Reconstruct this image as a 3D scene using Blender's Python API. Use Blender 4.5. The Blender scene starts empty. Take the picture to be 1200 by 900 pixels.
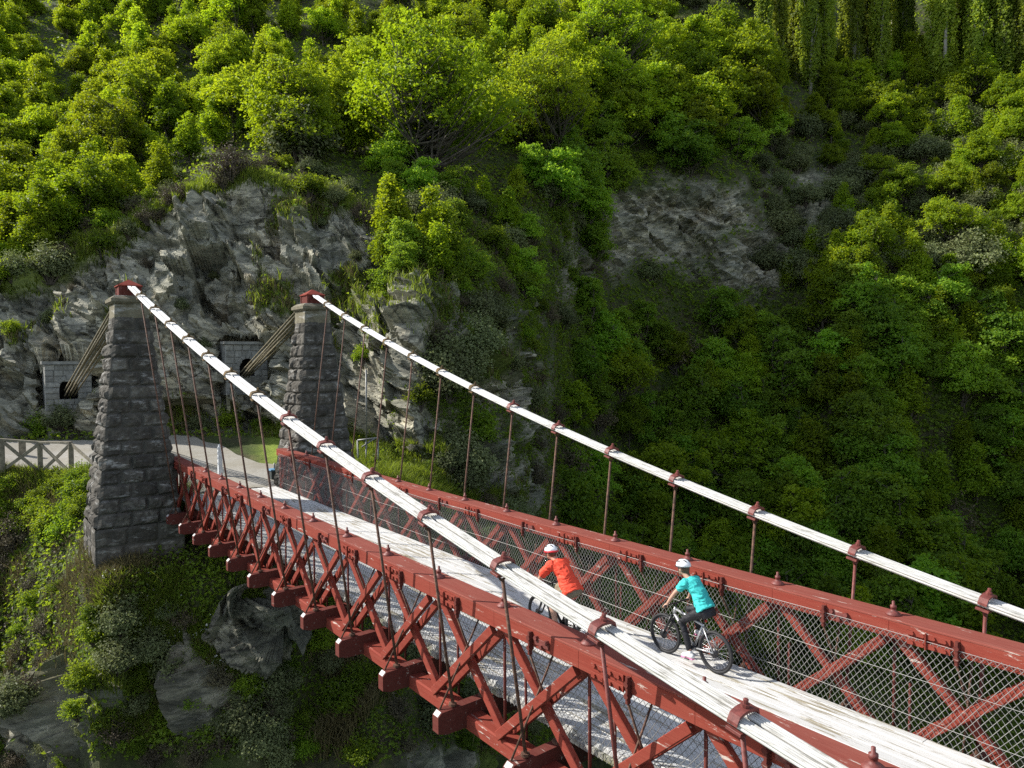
import bpy, math, random
import numpy as np
from mathutils import Vector, Matrix

# ------------------------------------------------------------------ basics
S = 1.85                                   # metres per truss panel
rng = np.random.default_rng(7)
random.seed(7)
scene = bpy.context.scene
COL = scene.collection

# camera (solved from the photograph), positions in panels
f_px = 867.6
CAM = np.array([16.2423, -4.5597, 3.0307])
YAW, PIT, ROL = 0.6394, 0.0318, -0.0063
_F = np.array([-math.cos(YAW)*math.cos(PIT), math.sin(YAW)*math.cos(PIT), -math.sin(PIT)])
_R = np.cross(_F, [0, 0, 1]); _R /= np.linalg.norm(_R); _U = np.cross(_R, _F)
_R, _U = _R*math.cos(ROL)+_U*math.sin(ROL), _U*math.cos(ROL)-_R*math.sin(ROL)

def ray(u, v):
    return _F + _R*(u-600)/f_px - _U*(v-450)/f_px
def onx(u, v, x):
    d = ray(u, v); return CAM + d*(x-CAM[0])/d[0]
def ony(u, v, y):
    d = ray(u, v); return CAM + d*(y-CAM[1])/d[1]
def onz(u, v, z):
    d = ray(u, v); return CAM + d*(z-CAM[2])/d[2]
def at_r(u, v, r):
    d = ray(u, v); return CAM + d*(r/math.hypot(d[0], d[1]))

cd = bpy.data.cameras.new('camera'); cam = bpy.data.objects.new('camera', cd); COL.objects.link(cam)
cd.sensor_width = 36; cd.sensor_fit = 'HORIZONTAL'; cd.lens = f_px/1200*36
cd.clip_start = .1; cd.clip_end = 5000
M = Matrix(((_R[0], _U[0], -_F[0], CAM[0]*S), (_R[1], _U[1], -_F[1], CAM[1]*S), (_R[2], _U[2], -_F[2], CAM[2]*S), (0, 0, 0, 1)))
cam.matrix_world = M
scene.camera = cam

# ------------------------------------------------------------------ noise
def _hash(ix, iy, iz, seed):
    h = (ix.astype(np.int64)*374761393 + iy.astype(np.int64)*668265263 + iz.astype(np.int64)*2147483647 + seed*974711) & 0xffffffff
    h = ((h ^ (h >> 13))*1274126177) & 0xffffffff
    h = ((h ^ (h >> 16))*2246822519) & 0xffffffff
    return ((h ^ (h >> 15)) & 0xffffff)/float(0xffffff)
def vnoise(P, seed=0):
    I = np.floor(P).astype(np.int64); Fr = P-I; Fr = Fr*Fr*(3-2*Fr)
    out = 0
    for dx in (0, 1):
        wx = Fr[:, 0] if dx else 1-Fr[:, 0]
        for dy in (0, 1):
            wy = Fr[:, 1] if dy else 1-Fr[:, 1]
            for dz in (0, 1):
                wz = Fr[:, 2] if dz else 1-Fr[:, 2]
                out = out + wx*wy*wz*_hash(I[:, 0]+dx, I[:, 1]+dy, I[:, 2]+dz, seed)
    return out*2-1
def fbm(P, octv=4, seed=0, gain=.5):
    a, s, t = 1., 0., 0.
    for o in range(octv):
        s = s+a*vnoise(P*(2**o)+o*17.3, seed+o); t += a; a *= gain
    return s/t
def facets(P, seed=0, tilt=.5):
    """angular blocks: every cell is a plane of its own height and tilt"""
    I = np.floor(P).astype(np.int64); best = np.full(len(P), 1e9); val = np.zeros(len(P))
    for dx in (-1, 0, 1):
        for dy in (-1, 0, 1):
            for dz in (-1, 0, 1):
                J = I+np.array([dx, dy, dz])
                c = np.stack([_hash(J[:, 0], J[:, 1], J[:, 2], seed+k) for k in (1, 2, 3)], 1)+J
                d = P-c; q = (d*d).sum(1)
                h = _hash(J[:, 0], J[:, 1], J[:, 2], seed+4)-.5
                t = np.stack([_hash(J[:, 0], J[:, 1], J[:, 2], seed+k)-.5 for k in (5, 6, 7)], 1)*2
                m = q < best
                best = np.where(m, q, best); val = np.where(m, h+tilt*(d*t).sum(1), val)
    return val

# ------------------------------------------------------------------ materials
def new_mat(name):
    m = bpy.data.materials.new(name); m.use_nodes = True
    nt = m.node_tree; nt.nodes.clear()
    out = nt.nodes.new('ShaderNodeOutputMaterial')
    b = nt.nodes.new('ShaderNodeBsdfPrincipled')
    nt.links.new(b.outputs[0], out.inputs[0])
    return m, nt, b, out
def N(nt, typ, **kw):
    n = nt.nodes.new(typ)
    for k, v in kw.items():
        if k == 'inp':
            for i, x in v.items(): n.inputs[i].default_value = x
        else: setattr(n, k, v)
    return n
def ramp(nt, fac, stops, interp='LINEAR'):
    r = nt.nodes.new('ShaderNodeValToRGB'); r.color_ramp.interpolation = interp
    el = r.color_ramp.elements
    while len(el) > 1: el.remove(el[0])
    for i, (p, c) in enumerate(stops):
        e = el[0] if i == 0 else el.new(p)
        e.position = p; e.color = (c[0], c[1], c[2], 1) if len(c) == 3 else c
    nt.links.new(fac, r.inputs[0]); return r.outputs[0]
def mixc(nt, fac, a, b, mode='MIX'):
    m = nt.nodes.new('ShaderNodeMix'); m.data_type = 'RGBA'; m.blend_type = mode
    for sock, x in ((m.inputs[0], fac), (m.inputs[6], a), (m.inputs[7], b)):
        if hasattr(x, 'is_linked'): nt.links.new(x, sock)
        elif isinstance(x, (int, float)): sock.default_value = x
        else: sock.default_value = (x[0], x[1], x[2], 1)
    return m.outputs[2]
def noise(nt, scale, detail=4, rough=.55, vec=None, dist=0.):
    n = N(nt, 'ShaderNodeTexNoise'); n.inputs['Scale'].default_value = scale; n.inputs['Detail'].default_value = detail
    n.inputs['Roughness'].default_value = rough; n.inputs['Distortion'].default_value = dist
    if vec is not None: nt.links.new(vec, n.inputs['Vector'])
    return n.outputs['Fac']
def objco(nt, scale=(1, 1, 1), rot=(0, 0, 0)):
    t = N(nt, 'ShaderNodeTexCoord'); mp = N(nt, 'ShaderNodeMapping')
    mp.inputs['Scale'].default_value = scale; mp.inputs['Rotation'].default_value = rot
    nt.links.new(t.outputs['Object'], mp.inputs['Vector']); return mp.outputs[0]
def bump(nt, b, h, strength=.5, dist=.02):
    n = N(nt, 'ShaderNodeBump'); n.inputs['Strength'].default_value = strength; n.inputs['Distance'].default_value = dist
    nt.links.new(h, n.inputs['Height']); nt.links.new(n.outputs[0], b.inputs['Normal'])
def attr(nt, name):
    a = N(nt, 'ShaderNodeAttribute'); a.attribute_name = name; return a

MAT = {}
def simple(name, col, rough=.6, metal=0., var=.12, nscale=12., bmp=0., spec=.4):
    m, nt, b, o = new_mat(name)
    n = noise(nt, nscale, 4, .6, objco(nt))
    lo = [c*(1-var*1.6) for c in col]; hi = [min(1, c*(1+var)) for c in col]
    nt.links.new(ramp(nt, n, [(.3, lo), (.7, hi)]), b.inputs['Base Color'])
    b.inputs['Roughness'].default_value = rough; b.inputs['Metallic'].default_value = metal
    b.inputs['Specular IOR Level'].default_value = spec
    if bmp: bump(nt, b, n, bmp, .01)
    MAT[name] = m; return m

def red_timber(name, base, seed):
    """red oxide paint on sawn timber, chalky, chipped to pale undercoat in places"""
    m, nt, b, o = new_mat(name)
    v = objco(nt, (.5, 6, 6)); v2 = objco(nt)
    grain = noise(nt, 3.0, 6, .65, v, .4); big = noise(nt, 1.1, 4, .6, v2); chip = noise(nt, 2.2, 8, .72, objco(nt, (.8, 5, 5)))
    c = mixc(nt, big, [x*.72 for x in base], [min(1, x*1.22) for x in base])
    c = mixc(nt, ramp(nt, grain, [(.35, (0, 0, 0)), (.75, (1, 1, 1))]), c, [base[0]*1.15, base[1]*1.5, base[2]*1.5])
    c = mixc(nt, ramp(nt, chip, [(.615, (0, 0, 0)), (.66, (1, 1, 1))]), c, (.45, .38, .33))
    crack = noise(nt, 4, 3, .5, objco(nt, (.25, 9, 9)))
    c = mixc(nt, ramp(nt, crack, [(.24, (1, 1, 1)), (.30, (0, 0, 0))]), c, [x*.35 for x in base])
    nt.links.new(c, b.inputs['Base Color'])
    b.inputs['Roughness'].default_value = .8; b.inputs['Specular IOR Level'].default_value = .12
    bump(nt, b, grain, .5, .012)
    MAT[name] = m
red_timber('red_timber', (.20, .036, .024), 1)
red_timber('red_timber_top', (.20, .05, .037), 4)
red_timber('dark_red_timber', (.11, .027, .021), 2)
simple('red_iron', (.16, .042, .034), .55, .0, .25, 20, .3)
simple('rust_iron', (.11, .055, .035), .75, .1, .45, 16, .4)
simple('moss_rust', (.13, .085, .035), .9, .0, .5, 9, .6)
simple('wire', (.27, .265, .25), .5, .4, .1, 30)
simple('white_end', (.50, .48, .46), .7, .0, .15, 14, .2)
simple('stringer_wood', (.11, .085, .065), .85, 0, .4, 5, .4)
simple('white_post', (.66, .68, .70), .6, 0, .12, 8)
simple('fence_wood', (.20, .175, .125), .85, 0, .3, 6, .5)
simple('pipe_grey', (.20, .20, .19), .5, .4, .2, 10)
simple('black_rubber', (.022, .022, .024), .7, 0, .2, 30)
simple('rim_metal', (.05, .05, .055), .4, .6, .2, 20)
simple('bike_black', (.02, .02, .022), .35, 0, .1, 10)
simple('bike_silver', (.55, .56, .57), .3, .6, .1, 10)
simple('chain_brass', (.20, .17, .11), .4, .8, .3, 30)
simple('bike_red', (.5, .04, .03), .4, 0, .1, 10)
simple('skin', (.46, .27, .19), .55, 0, .08, 6)
simple('hair', (.09, .055, .03), .6, 0, .3, 40)
simple('orange_shirt', (.78, .07, .03), .75, 0, .07, 7)
simple('teal_shirt', (.045, .50, .47), .75, 0, .07, 7)
simple('black_tights', (.013, .013, .017), .6, 0, .2, 8)
simple('khaki', (.20, .165, .11), .8, 0, .12, 9)
simple('white_helmet', (.72, .73, .74), .35, 0, .05, 6)
simple('black_vent', (.02, .02, .022), .5, 0, .05, 6)
simple('red_trim', (.55, .03, .04), .4, 0, .05, 6)
simple('white_shoe', (.66, .66, .67), .6, 0, .08, 10)
simple('dark_shoe', (.03, .03, .035), .6, 0, .1, 10)
simple('pink_trim', (.75, .20, .40), .6, 0, .05, 10)
simple('glove', (.7, .7, .7), .7, 0, .1, 10)
simple('box_dark', (.04, .05, .05), .6, 0, .2, 8)
simple('box_blue', (.16, .33, .50), .4, 0, .1, 8)
simple('yellow_trim', (.6, .6, .03), .5, 0, .05, 10)

def white_boards():
    m, nt, b, o = new_mat('white_boards')
    a = attr(nt, 'tint')
    v = objco(nt, (.62, 11, 2)); v2 = objco(nt)
    streak = noise(nt, 1.5, 9, .72, v, .25); fine = noise(nt, 7, 6, .7, objco(nt, (.3, 8, 2)), .3); patch = noise(nt, .55, 3, .5, v2)
    base = mixc(nt, a.outputs['Fac'], (.45, .45, .44), (.58, .58, .57))
    base = mixc(nt, ramp(nt, fine, [(.38, (1, 1, 1)), (.60, (0, 0, 0))]), base, (.50, .49, .46))
    worn = N(nt, 'ShaderNodeMath', operation='ADD'); nt.links.new(streak, worn.inputs[0])
    pm = N(nt, 'ShaderNodeMath', operation='MULTIPLY'); pm.inputs[1].default_value = .34; nt.links.new(patch, pm.inputs[0]); nt.links.new(pm.outputs[0], worn.inputs[1])
    c = mixc(nt, ramp(nt, worn.outputs[0], [(.715, (0, 0, 0)), (.745, (1, 1, 1))]), base, (.25, .22, .155))
    c = mixc(nt, ramp(nt, noise(nt, 3.1, 6, .75, objco(nt, (.30, 7, 2)), .2), [(.335, (1, 1, 1)), (.365, (0, 0, 0))]), c, (.085, .08, .068))
    nt.links.new(c, b.inputs['Base Color']); b.inputs['Roughness'].default_value = .75; b.inputs['Specular IOR Level'].default_value = .25
    bump(nt, b, fine, .5, .01); MAT['white_boards'] = m
white_boards()
def plank_ends():
    m, nt, b, o = new_mat('plank_wood')
    n = noise(nt, 3, 6, .7, objco(nt, (4, 1, 2))); mo = noise(nt, 1.3, 4, .6, objco(nt))
    c = ramp(nt, n, [(.3, (.13, .12, .10)), (.55, (.36, .35, .32)), (.75, (.6, .59, .56))])
    c = mixc(nt, ramp(nt, mo, [(.55, (0, 0, 0)), (.68, (1, 1, 1))]), c, (.12, .13, .03))
    nt.links.new(c, b.inputs['Base Color']); b.inputs['Roughness'].default_value = .9; bump(nt, b, n, .5, .015); MAT['plank_wood'] = m
plank_ends()
def rope_white():
    m, nt, b, o = new_mat('rope_white')
    a = attr(nt, 'along')                    # metres along the rope
    cb = N(nt, 'ShaderNodeCombineXYZ'); nt.links.new(a.outputs['Fac'], cb.inputs[0])
    n1 = N(nt, 'ShaderNodeTexNoise'); 
    v = objco(nt, (.7, 14, 14)); n = noise(nt, 1.5, 7, .7, v, .3); n2 = noise(nt, 1.2, 3, .5, objco(nt))
    c = ramp(nt, n, [(.36, (.22, .21, .18)), (.45, (.42, .41, .38)), (.62, (.56, .555, .53))])
    near = ramp(nt, a.outputs['Fac'], [(0, (0, 0, 0)), (.3, (.15, .15, .15)), (1, (1, 1, 1))])
    c = mixc(nt, near, (.60, .60, .59), c)   # cleaner paint towards the tower, more worn towards mid-span
    nt.links.new(c, b.inputs['Base Color']); b.inputs['Roughness'].default_value = .7; b.inputs['Specular IOR Level'].default_value = .2
    bump(nt, b, n, .4, .01); MAT['rope_white'] = m
rope_white()
def rope_raw():
    m, nt, b, o = new_mat('rope_raw')
    n = noise(nt, 2, 5, .7, objco(nt, (1, 8, 8)))
    nt.links.new(ramp(nt, n, [(.3, (.06, .05, .03)), (.55, (.16, .135, .08)), (.75, (.28, .25, .17))]), b.inputs['Base Color'])
    b.inputs['Roughness'].default_value = .85; MAT['rope_raw'] = m
rope_raw()
def stone_mat(name, c0, c1, c2, scale=1., jc=(.075, .07, .06)):
    m, nt, b, o = new_mat(name)
    a = attr(nt, 'tint'); j = attr(nt, 'joint')
    n = noise(nt, 3*scale, 8, .7, objco(nt)); n2 = noise(nt, .9*scale, 3, .6, objco(nt)); n3 = noise(nt, 2.0*scale, 7, .75, objco(nt, (.7, .7, 2.2)))
    c = ramp(nt, n, [(.28, c0), (.52, c1), (.78, c2)])
    c = mixc(nt, a.outputs['Fac'], mixc(nt, .6, c, (.02, .02, .02), 'MULTIPLY'), c) if False else mixc(nt, a.outputs['Fac'], [x*.75 for x in c0], c)
    c = mixc(nt, ramp(nt, n3, [(.54, (0, 0, 0)), (.66, (.8, .8, .8))]), c, (.36, .35, .325))
    c = mixc(nt, ramp(nt, n2, [(.55, (0, 0, 0)), (.8, (.5, .5, .5))]), c, [x*.4 for x in c0])
    c = mixc(nt, j.outputs['Fac'], c, jc)
    nt.links.new(c, b.inputs['Base Color']); b.inputs['Roughness'].default_value = .9; b.inputs['Specular IOR Level'].default_value = .2
    bump(nt, b, n, .9, .05); MAT[name] = m
stone_mat('tower_stone', (.034, .030, .025), (.098, .089, .074), (.29, .27, .23))
stone_mat('tan_stone', (.10, .09, .06), (.18, .16, .11), (.27, .25, .19))
stone_mat('portal_stone', (.12, .12, .11), (.24, .24, .22), (.38, .38, .35), 1., (.30, .295, .27))
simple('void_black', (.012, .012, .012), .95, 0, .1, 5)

def rock_nodes(nt):
    """blue-grey schist: long tilted layers, pale broken faces, rust stains"""
    v = objco(nt, (.8, .8, 2.5), (0.35, -.55, .2)); v1 = objco(nt)
    lay = noise(nt, .7, 10, .70, v, .35); big = noise(nt, .16, 5, .6, v1); rust = noise(nt, .33, 6, .65, v1, .6); fine = noise(nt, 3.2, 8, .72, v)
    c = ramp(nt, lay, [(.32, (.04, .038, .032)), (.43, (.14, .136, .115)), (.53, (.29, .28, .235)), (.63, (.50, .48, .40)), (.75, (.70, .67, .57))])
    c = mixc(nt, ramp(nt, fine, [(.34, (.9, .9, .9)), (.47, (0, 0, 0))]), c, (.06, .06, .055))
    c = mixc(nt, ramp(nt, big, [(.40, (.55, .55, .55)), (.62, (0, 0, 0))]), c, (.15, .165, .145))
    c = mixc(nt, ramp(nt, rust, [(.58, (0, 0, 0)), (.74, (.65, .65, .65))]), c, (.17, .125, .065))
    vo = N(nt, 'ShaderNodeTexVoronoi'); vo.feature = 'DISTANCE_TO_EDGE'; vo.inputs['Scale'].default_value = .40; vo.inputs['Randomness'].default_value = 1.
    wv = N(nt, 'ShaderNodeVectorMath', operation='ADD'); nz_ = N(nt, 'ShaderNodeTexNoise'); nz_.inputs['Scale'].default_value = 1.4; nz_.inputs['Detail'].default_value = 4; nt.links.new(v, nz_.inputs['Vector'])
    sc_ = N(nt, 'ShaderNodeVectorMath', operation='SCALE'); sc_.inputs['Scale'].default_value = .9; nt.links.new(nz_.outputs['Color'], sc_.inputs[0]); nt.links.new(v, wv.inputs[0]); nt.links.new(sc_.outputs[0], wv.inputs[1]); nt.links.new(wv.outputs[0], vo.inputs['Vector'])
    crack = mixc(nt, ramp(nt, noise(nt, .5, 3, .5, v1), [(.45, (0, 0, 0)), (.58, (1, 1, 1))]), (0, 0, 0), ramp(nt, vo.outputs['Distance'], [(.0, (.9, .9, .9)), (.02, (.5, .5, .5)), (.05, (0, 0, 0))]))
    c = mixc(nt, crack, c, (.028, .028, .026))
    c = mixc(nt, 1., c, (1.28, 1.22, 1.10), 'MULTIPLY')
    h = N(nt, 'ShaderNodeMath', operation='ADD'); nt.links.new(lay, h.inputs[0])
    hm = N(nt, 'ShaderNodeMath', operation='MULTIPLY'); hm.inputs[1].default_value = .45; nt.links.new(fine, hm.inputs[0]); nt.links.new(hm.outputs[0], h.inputs[1])
    return c, h.outputs[0]
def rock_only():
    m, nt, b, o = new_mat('boulder_rock'); c, h = rock_nodes(nt)
    c = mixc(nt, 1., c, (.55, .55, .53), 'MULTIPLY')  # darkened copy of the rock, carrying the shade the boulder lies in
    nt.links.new(c, b.inputs['Base Color']); b.inputs['Roughness'].default_value = .85; b.inputs['Specular IOR Level'].default_value = .3
    bump(nt, b, h, 1., .22); MAT['boulder_rock'] = m
rock_only()
def terrain_mat():
    m, nt, b, o = new_mat('hillside')
    c, h = rock_nodes(nt)
    rk = attr(nt, 'rock').outputs['Fac']; gr = attr(nt, 'grassy').outputs['Fac']
    n = noise(nt, 1.6, 8, .7, objco(nt)); n2 = noise(nt, .35, 5, .6, objco(nt))
    soil = ramp(nt, n, [(.3, (.022, .022, .012)), (.5, (.05, .05, .022)), (.72, (.10, .085, .04))])
    soil = mixc(nt, ramp(nt, n2, [(.40, (0, 0, 0)), (.6, (1, 1, 1))]), soil, mixc(nt, n, (.022, .035, .008), (.075, .10, .022)))
    turf = ramp(nt, n, [(.3, (.11, .16, .02)), (.6, (.24, .31, .04)), (.8, (.34, .36, .09))])
    soil = mixc(nt, gr, soil, turf)
    cc = mixc(nt, rk, soil, c)
    nt.links.new(cc, b.inputs['Base Color']); b.inputs['Roughness'].default_value = .88; b.inputs['Specular IOR Level'].default_value = .25
    bump(nt, b, h, .9, .22); MAT['hillside'] = m
terrain_mat()
def road_mat():
    m, nt, b, o = new_mat('gravel')
    n = noise(nt, 9, 8, .75, objco(nt)); n2 = noise(nt, .5, 4, .6, objco(nt, (1, .6, 1)))
    c = ramp(nt, n, [(.3, (.20, .185, .16)), (.7, (.40, .38, .33))])
    c = mixc(nt, ramp(nt, n2, [(.42, (.6, .6, .6)), (.6, (0, 0, 0))]), c, (.21, .185, .13))
    nt.links.new(c, b.inputs['Base Color']); b.inputs['Roughness'].default_value = .95; bump(nt, b, n, .6, .02); MAT['gravel'] = m
road_mat()
def water_mat():
    m, nt, b, o = new_mat('river_water')
    n = noise(nt, .6, 5, .6, objco(nt))
    nt.links.new(ramp(nt, n, [(.3, (.02, .07, .07)), (.7, (.05, .13, .12))]), b.inputs['Base Color'])
    b.inputs['Roughness'].default_value = .12; bump(nt, b, n, .3, .2); MAT['river_water'] = m
water_mat()

def leaf_mat(name, dark, light, trans, tmix=.45, hv=.013, vv=.40):
    m = bpy.data.materials.new(name); m.use_nodes = True; nt = m.node_tree; nt.nodes.clear()
    out = N(nt, 'ShaderNodeOutputMaterial')
    a = attr(nt, 'tint'); oi = N(nt, 'ShaderNodeObjectInfo')
    c = mixc(nt, a.outputs['Fac'], dark, light)
    t = mixc(nt, a.outputs['Fac'], [x*.75 for x in trans], trans)
    def hsv(col):
        h = N(nt, 'ShaderNodeHueSaturation')
        mh = N(nt, 'ShaderNodeMapRange'); mh.inputs[3].default_value = .5-hv; mh.inputs[4].default_value = .5+hv*.7
        nt.links.new(oi.outputs['Random'], mh.inputs[0]); nt.links.new(mh.outputs[0], h.inputs['Hue'])
        w = N(nt, 'ShaderNodeMath', operation='MULTIPLY'); w.inputs[1].default_value = 7.31; nt.links.new(oi.outputs['Random'], w.inputs[0])
        fr = N(nt, 'ShaderNodeMath', operation='FRACT'); nt.links.new(w.outputs[0], fr.inputs[0])
        mv = N(nt, 'ShaderNodeMapRange'); mv.inputs[3].default_value = 1-vv; mv.inputs[4].default_value = 1+vv*.6
        nt.links.new(fr.outputs[0], mv.inputs[0]); nt.links.new(mv.outputs[0], h.inputs['Value'])
        nt.links.new(col, h.inputs['Color']); return h.outputs[0]
    d = N(nt, 'ShaderNodeBsdfPrincipled'); nt.links.new(hsv(c), d.inputs['Base Color'])
    d.inputs['Roughness'].default_value = .55; d.inputs['Specular IOR Level'].default_value = .22
    tr = N(nt, 'ShaderNodeBsdfTranslucent'); nt.links.new(hsv(t), tr.inputs['Color'])
    mx = N(nt, 'ShaderNodeMixShader'); mx.inputs[0].default_value = tmix
    nt.links.new(d.outputs[0], mx.inputs[1]); nt.links.new(tr.outputs[0], mx.inputs[2]); nt.links.new(mx.outputs[0], out.inputs[0])
    MAT[name] = m
leaf_mat('sycamore_leaf', (.08, .14, .010), (.22, .315, .018), (.47, .60, .016), .5)
leaf_mat('gully_leaf', (.085, .165, .020), (.20, .335, .03), (.46, .66, .035), .5)
leaf_mat('poplar_leaf', (.10, .15, .018), (.23, .30, .04), (.50, .60, .045), .52)
leaf_mat('grey_shrub_leaf', (.085, .105, .045), (.22, .25, .11), (.26, .30, .10), .36, .012, .3)
leaf_mat('briar_leaf', (.065, .115, .010), (.165, .25, .018), (.40, .54, .02), .48)
leaf_mat('dry_leaf', (.075, .062, .036), (.15, .125, .07), (.13, .11, .06), .2, .02, .3)
leaf_mat('grass_blade', (.075, .10, .014), (.19, .23, .03), (.32, .40, .03), .45, .03, .2)
leaf_mat('dry_grass', (.12, .105, .04), (.26, .22, .10), (.25, .22, .09), .3)
leaf_mat('cover_leaf', (.065, .11, .012), (.16, .23, .022), (.40, .52, .025), .45)
leaf_mat('flower', (.55, .55, .50), (.75, .75, .70), (.4, .4, .36), .2, .0, .1)
simple('bark', (.085, .072, .055), .9, 0, .35, 4, .8)
simple('pale_bark', (.24, .225, .195), .9, 0, .25, 4, .6)
simple('twig', (.085, .07, .055), .9, 0, .3, 6)

# ------------------------------------------------------------------ mesh helpers
def tag(o, label=None, cat=None, group=None, kind=None):
    if label: o['label'] = label
    if cat: o['category'] = cat
    if group: o['group'] = group
    if kind: o['kind'] = kind
    return o
def empty(name, loc=(0, 0, 0), label=None, cat=None, group=None):
    o = bpy.data.objects.new(name, None); COL.objects.link(o); o.location = loc; o.empty_display_size = .3
    return tag(o, label, cat, group)
def np_mesh(name, V, Fq, mats, attrs=None, smooth=False, midx=None):
    """quads (or tris) from numpy arrays"""
    me = bpy.data.meshes.new(name)
    V = np.asarray(V, dtype=np.float32); Fq = np.asarray(Fq, dtype=np.int32); k = Fq.shape[1]
    me.vertices.add(len(V)); me.vertices.foreach_set('co', V.ravel())
    me.loops.add(Fq.size); me.loops.foreach_set('vertex_index', Fq.ravel())
    me.polygons.add(len(Fq)); me.polygons.foreach_set('loop_start', np.arange(0, Fq.size, k, dtype=np.int32))
    for m in (mats if isinstance(mats, (list, tuple)) else [mats]): me.materials.append(MAT[m])
    if midx is not None: me.polygons.foreach_set('material_index', np.asarray(midx, dtype=np.int32))
    me.polygons.foreach_set('use_smooth', np.full(len(Fq), bool(smooth)))
    for an, (dom, val) in (attrs or {}).items():
        a = me.attributes.new(an, 'FLOAT', dom); a.data.foreach_set('value', np.asarray(val, dtype=np.float32))
    me.update(calc_edges=True); me.validate()
    return me
def link(name, me, parent=None, loc=None):
    o = bpy.data.objects.new(name, me); COL.objects.link(o)
    if parent is not None: o.parent = parent
    if loc is not None: o.location = loc
    return o

class MB:
    def __init__(s): s.v = []; s.f = []; s.m = []; s.t = []; s.al = []; s.useal = False
    def add(s, vs, fs, mi=0, t=.5, al=None):
        b = len(s.v); s.v.extend(tuple(map(float, p)) for p in vs)
        for f in fs: s.f.append(tuple(b+i for i in f)); s.m.append(mi); s.t.append(t)
        if al is None: s.al.extend([0.]*len(vs))
        else: s.al.extend(al); s.useal = True
    def frame(s, p0, p1, up=(0, 0, 1)):
        p0 = np.array(p0, float); p1 = np.array(p1, float); d = p1-p0; L = np.linalg.norm(d); d /= L
        a = np.cross(d, up)
        if np.linalg.norm(a) < 1e-4: a = np.cross(d, (1, 0, 0))
        a /= np.linalg.norm(a); b = np.cross(a, d); return p0, p1, d, a, b, L
    def bar(s, p0, p1, w, h, up=(0, 0, 1), bev=None, mi=0, t=.5):
        """chamfered timber from p0 to p1; w across, h along up"""
        p0, p1, d, a, b, L = s.frame(p0, p1, up)
        bev = min(w, h)*.10 if bev is None else bev
        w2, h2 = w/2, h/2
        pr = [(-w2+bev, -h2), (w2-bev, -h2), (w2, -h2+bev), (w2, h2-bev), (w2-bev, h2), (-w2+bev, h2), (-w2, h2-bev), (-w2, -h2+bev)]
        vs = [p0+a*x+b*y for x, y in pr]+[p1+a*x+b*y for x, y in pr]
        fs = [(i, (i+1) % 8, 8+(i+1) % 8, 8+i) for i in range(8)]+[tuple(range(7, -1, -1)), tuple(range(8, 16))]
        s.add(vs, fs, mi, t)
    def box(s, c, size, mi=0, t=.5, bev=None):
        c = np.array(c, float); x = size[0]/2
        s.bar(c-[x, 0, 0], c+[x, 0, 0], size[1], size[2], (0, 0, 1), bev, mi, t)
    def tube(s, pts, r, n=8, cap=True, mi=0, t=.5, along=None, sy=1., up=(0, 0, 1)):
        pts = [np.array(p, float) for p in pts]; k = len(pts)
        rs = r if hasattr(r, '__len__') else [r]*k
        vs = []; al = []
        a = None
        for i in range(k):
            d = pts[min(i+1, k-1)]-pts[max(i-1, 0)]; d = d/(np.linalg.norm(d)+1e-9)
            if a is None:
                a = np.cross(d, up)
                if np.linalg.norm(a) < 1e-3: a = np.cross(d, (0, 1, 0))
            a = a-d*(a@d); a /= np.linalg.norm(a)+1e-9; b = np.cross(a, d)
            for q in range(n):
                th = 2*math.pi*q/n
                vs.append(pts[i]+(a*math.cos(th)+b*math.sin(th)*sy)*rs[i]); al.append(along[i] if along is not None else 0.)
        fs = [(i*n+q, i*n+(q+1) % n, (i+1)*n+(q+1) % n, (i+1)*n+q) for i in range(k-1) for q in range(n)]
        if cap: fs += [tuple(range(n-1, -1, -1)), tuple((k-1)*n+q for q in range(n))]
        s.add(vs, fs, mi, t, al if along is not None else None)
    def lathe(s, c, prof, n=12, axis=(0, 0, 1), mi=0, t=.5):
        c = np.array(c, float); ax = np.array(axis, float); ax /= np.linalg.norm(ax)
        s.tube([c+ax*z for r_, z in prof], [max(r_, 1e-4) for r_, z in prof], n, True, mi, t, up=(1, 0, .01) if abs(ax[2]) > .9 else (0, 0, 1))
    def ring(s, c, R, r, axis, n=40, k=8, mi=0, t=.5):
        c = np.array(c, float); ax = np.array(axis, float); ax /= np.linalg.norm(ax)
        e = np.cross(ax, (0, 0, 1)); 
        if np.linalg.norm(e) < .1: e = np.cross(ax, (1, 0, 0))
        e /= np.linalg.norm(e); g = np.cross(ax, e); vs = []
        for i in range(n):
            th = 2*math.pi*i/n; o = e*math.cos(th)+g*math.sin(th)
            for j in range(k):
                ph = 2*math.pi*j/k; vs.append(c+o*(R+r*math.cos(ph))+ax*r*math.sin(ph))
        fs = [(i*k+j, ((i+1) % n)*k+j, ((i+1) % n)*k+(j+1) % k, i*k+(j+1) % k) for i in range(n) for j in range(k)]
        s.add(vs, fs, mi, t)
    def ball(s, c, rx, ry, rz, n=14, m=9, mi=0, t=.5, R=None):
        vs = []
        for i in range(m+1):
            ph = math.pi*i/m
            for j in range(n):
                th = 2*math.pi*j/n
                p = np.array([rx*math.sin(ph)*math.cos(th), ry*math.sin(ph)*math.sin(th), rz*math.cos(ph)])
                if R is not None: p = R@p
                vs.append(p+c)
        fs = [(i*n+j, (i+1)*n+j, (i+1)*n+(j+1) % n, i*n+(j+1) % n) for i in range(m) for j in range(n)]
        s.add(vs, fs, mi, t)
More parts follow.
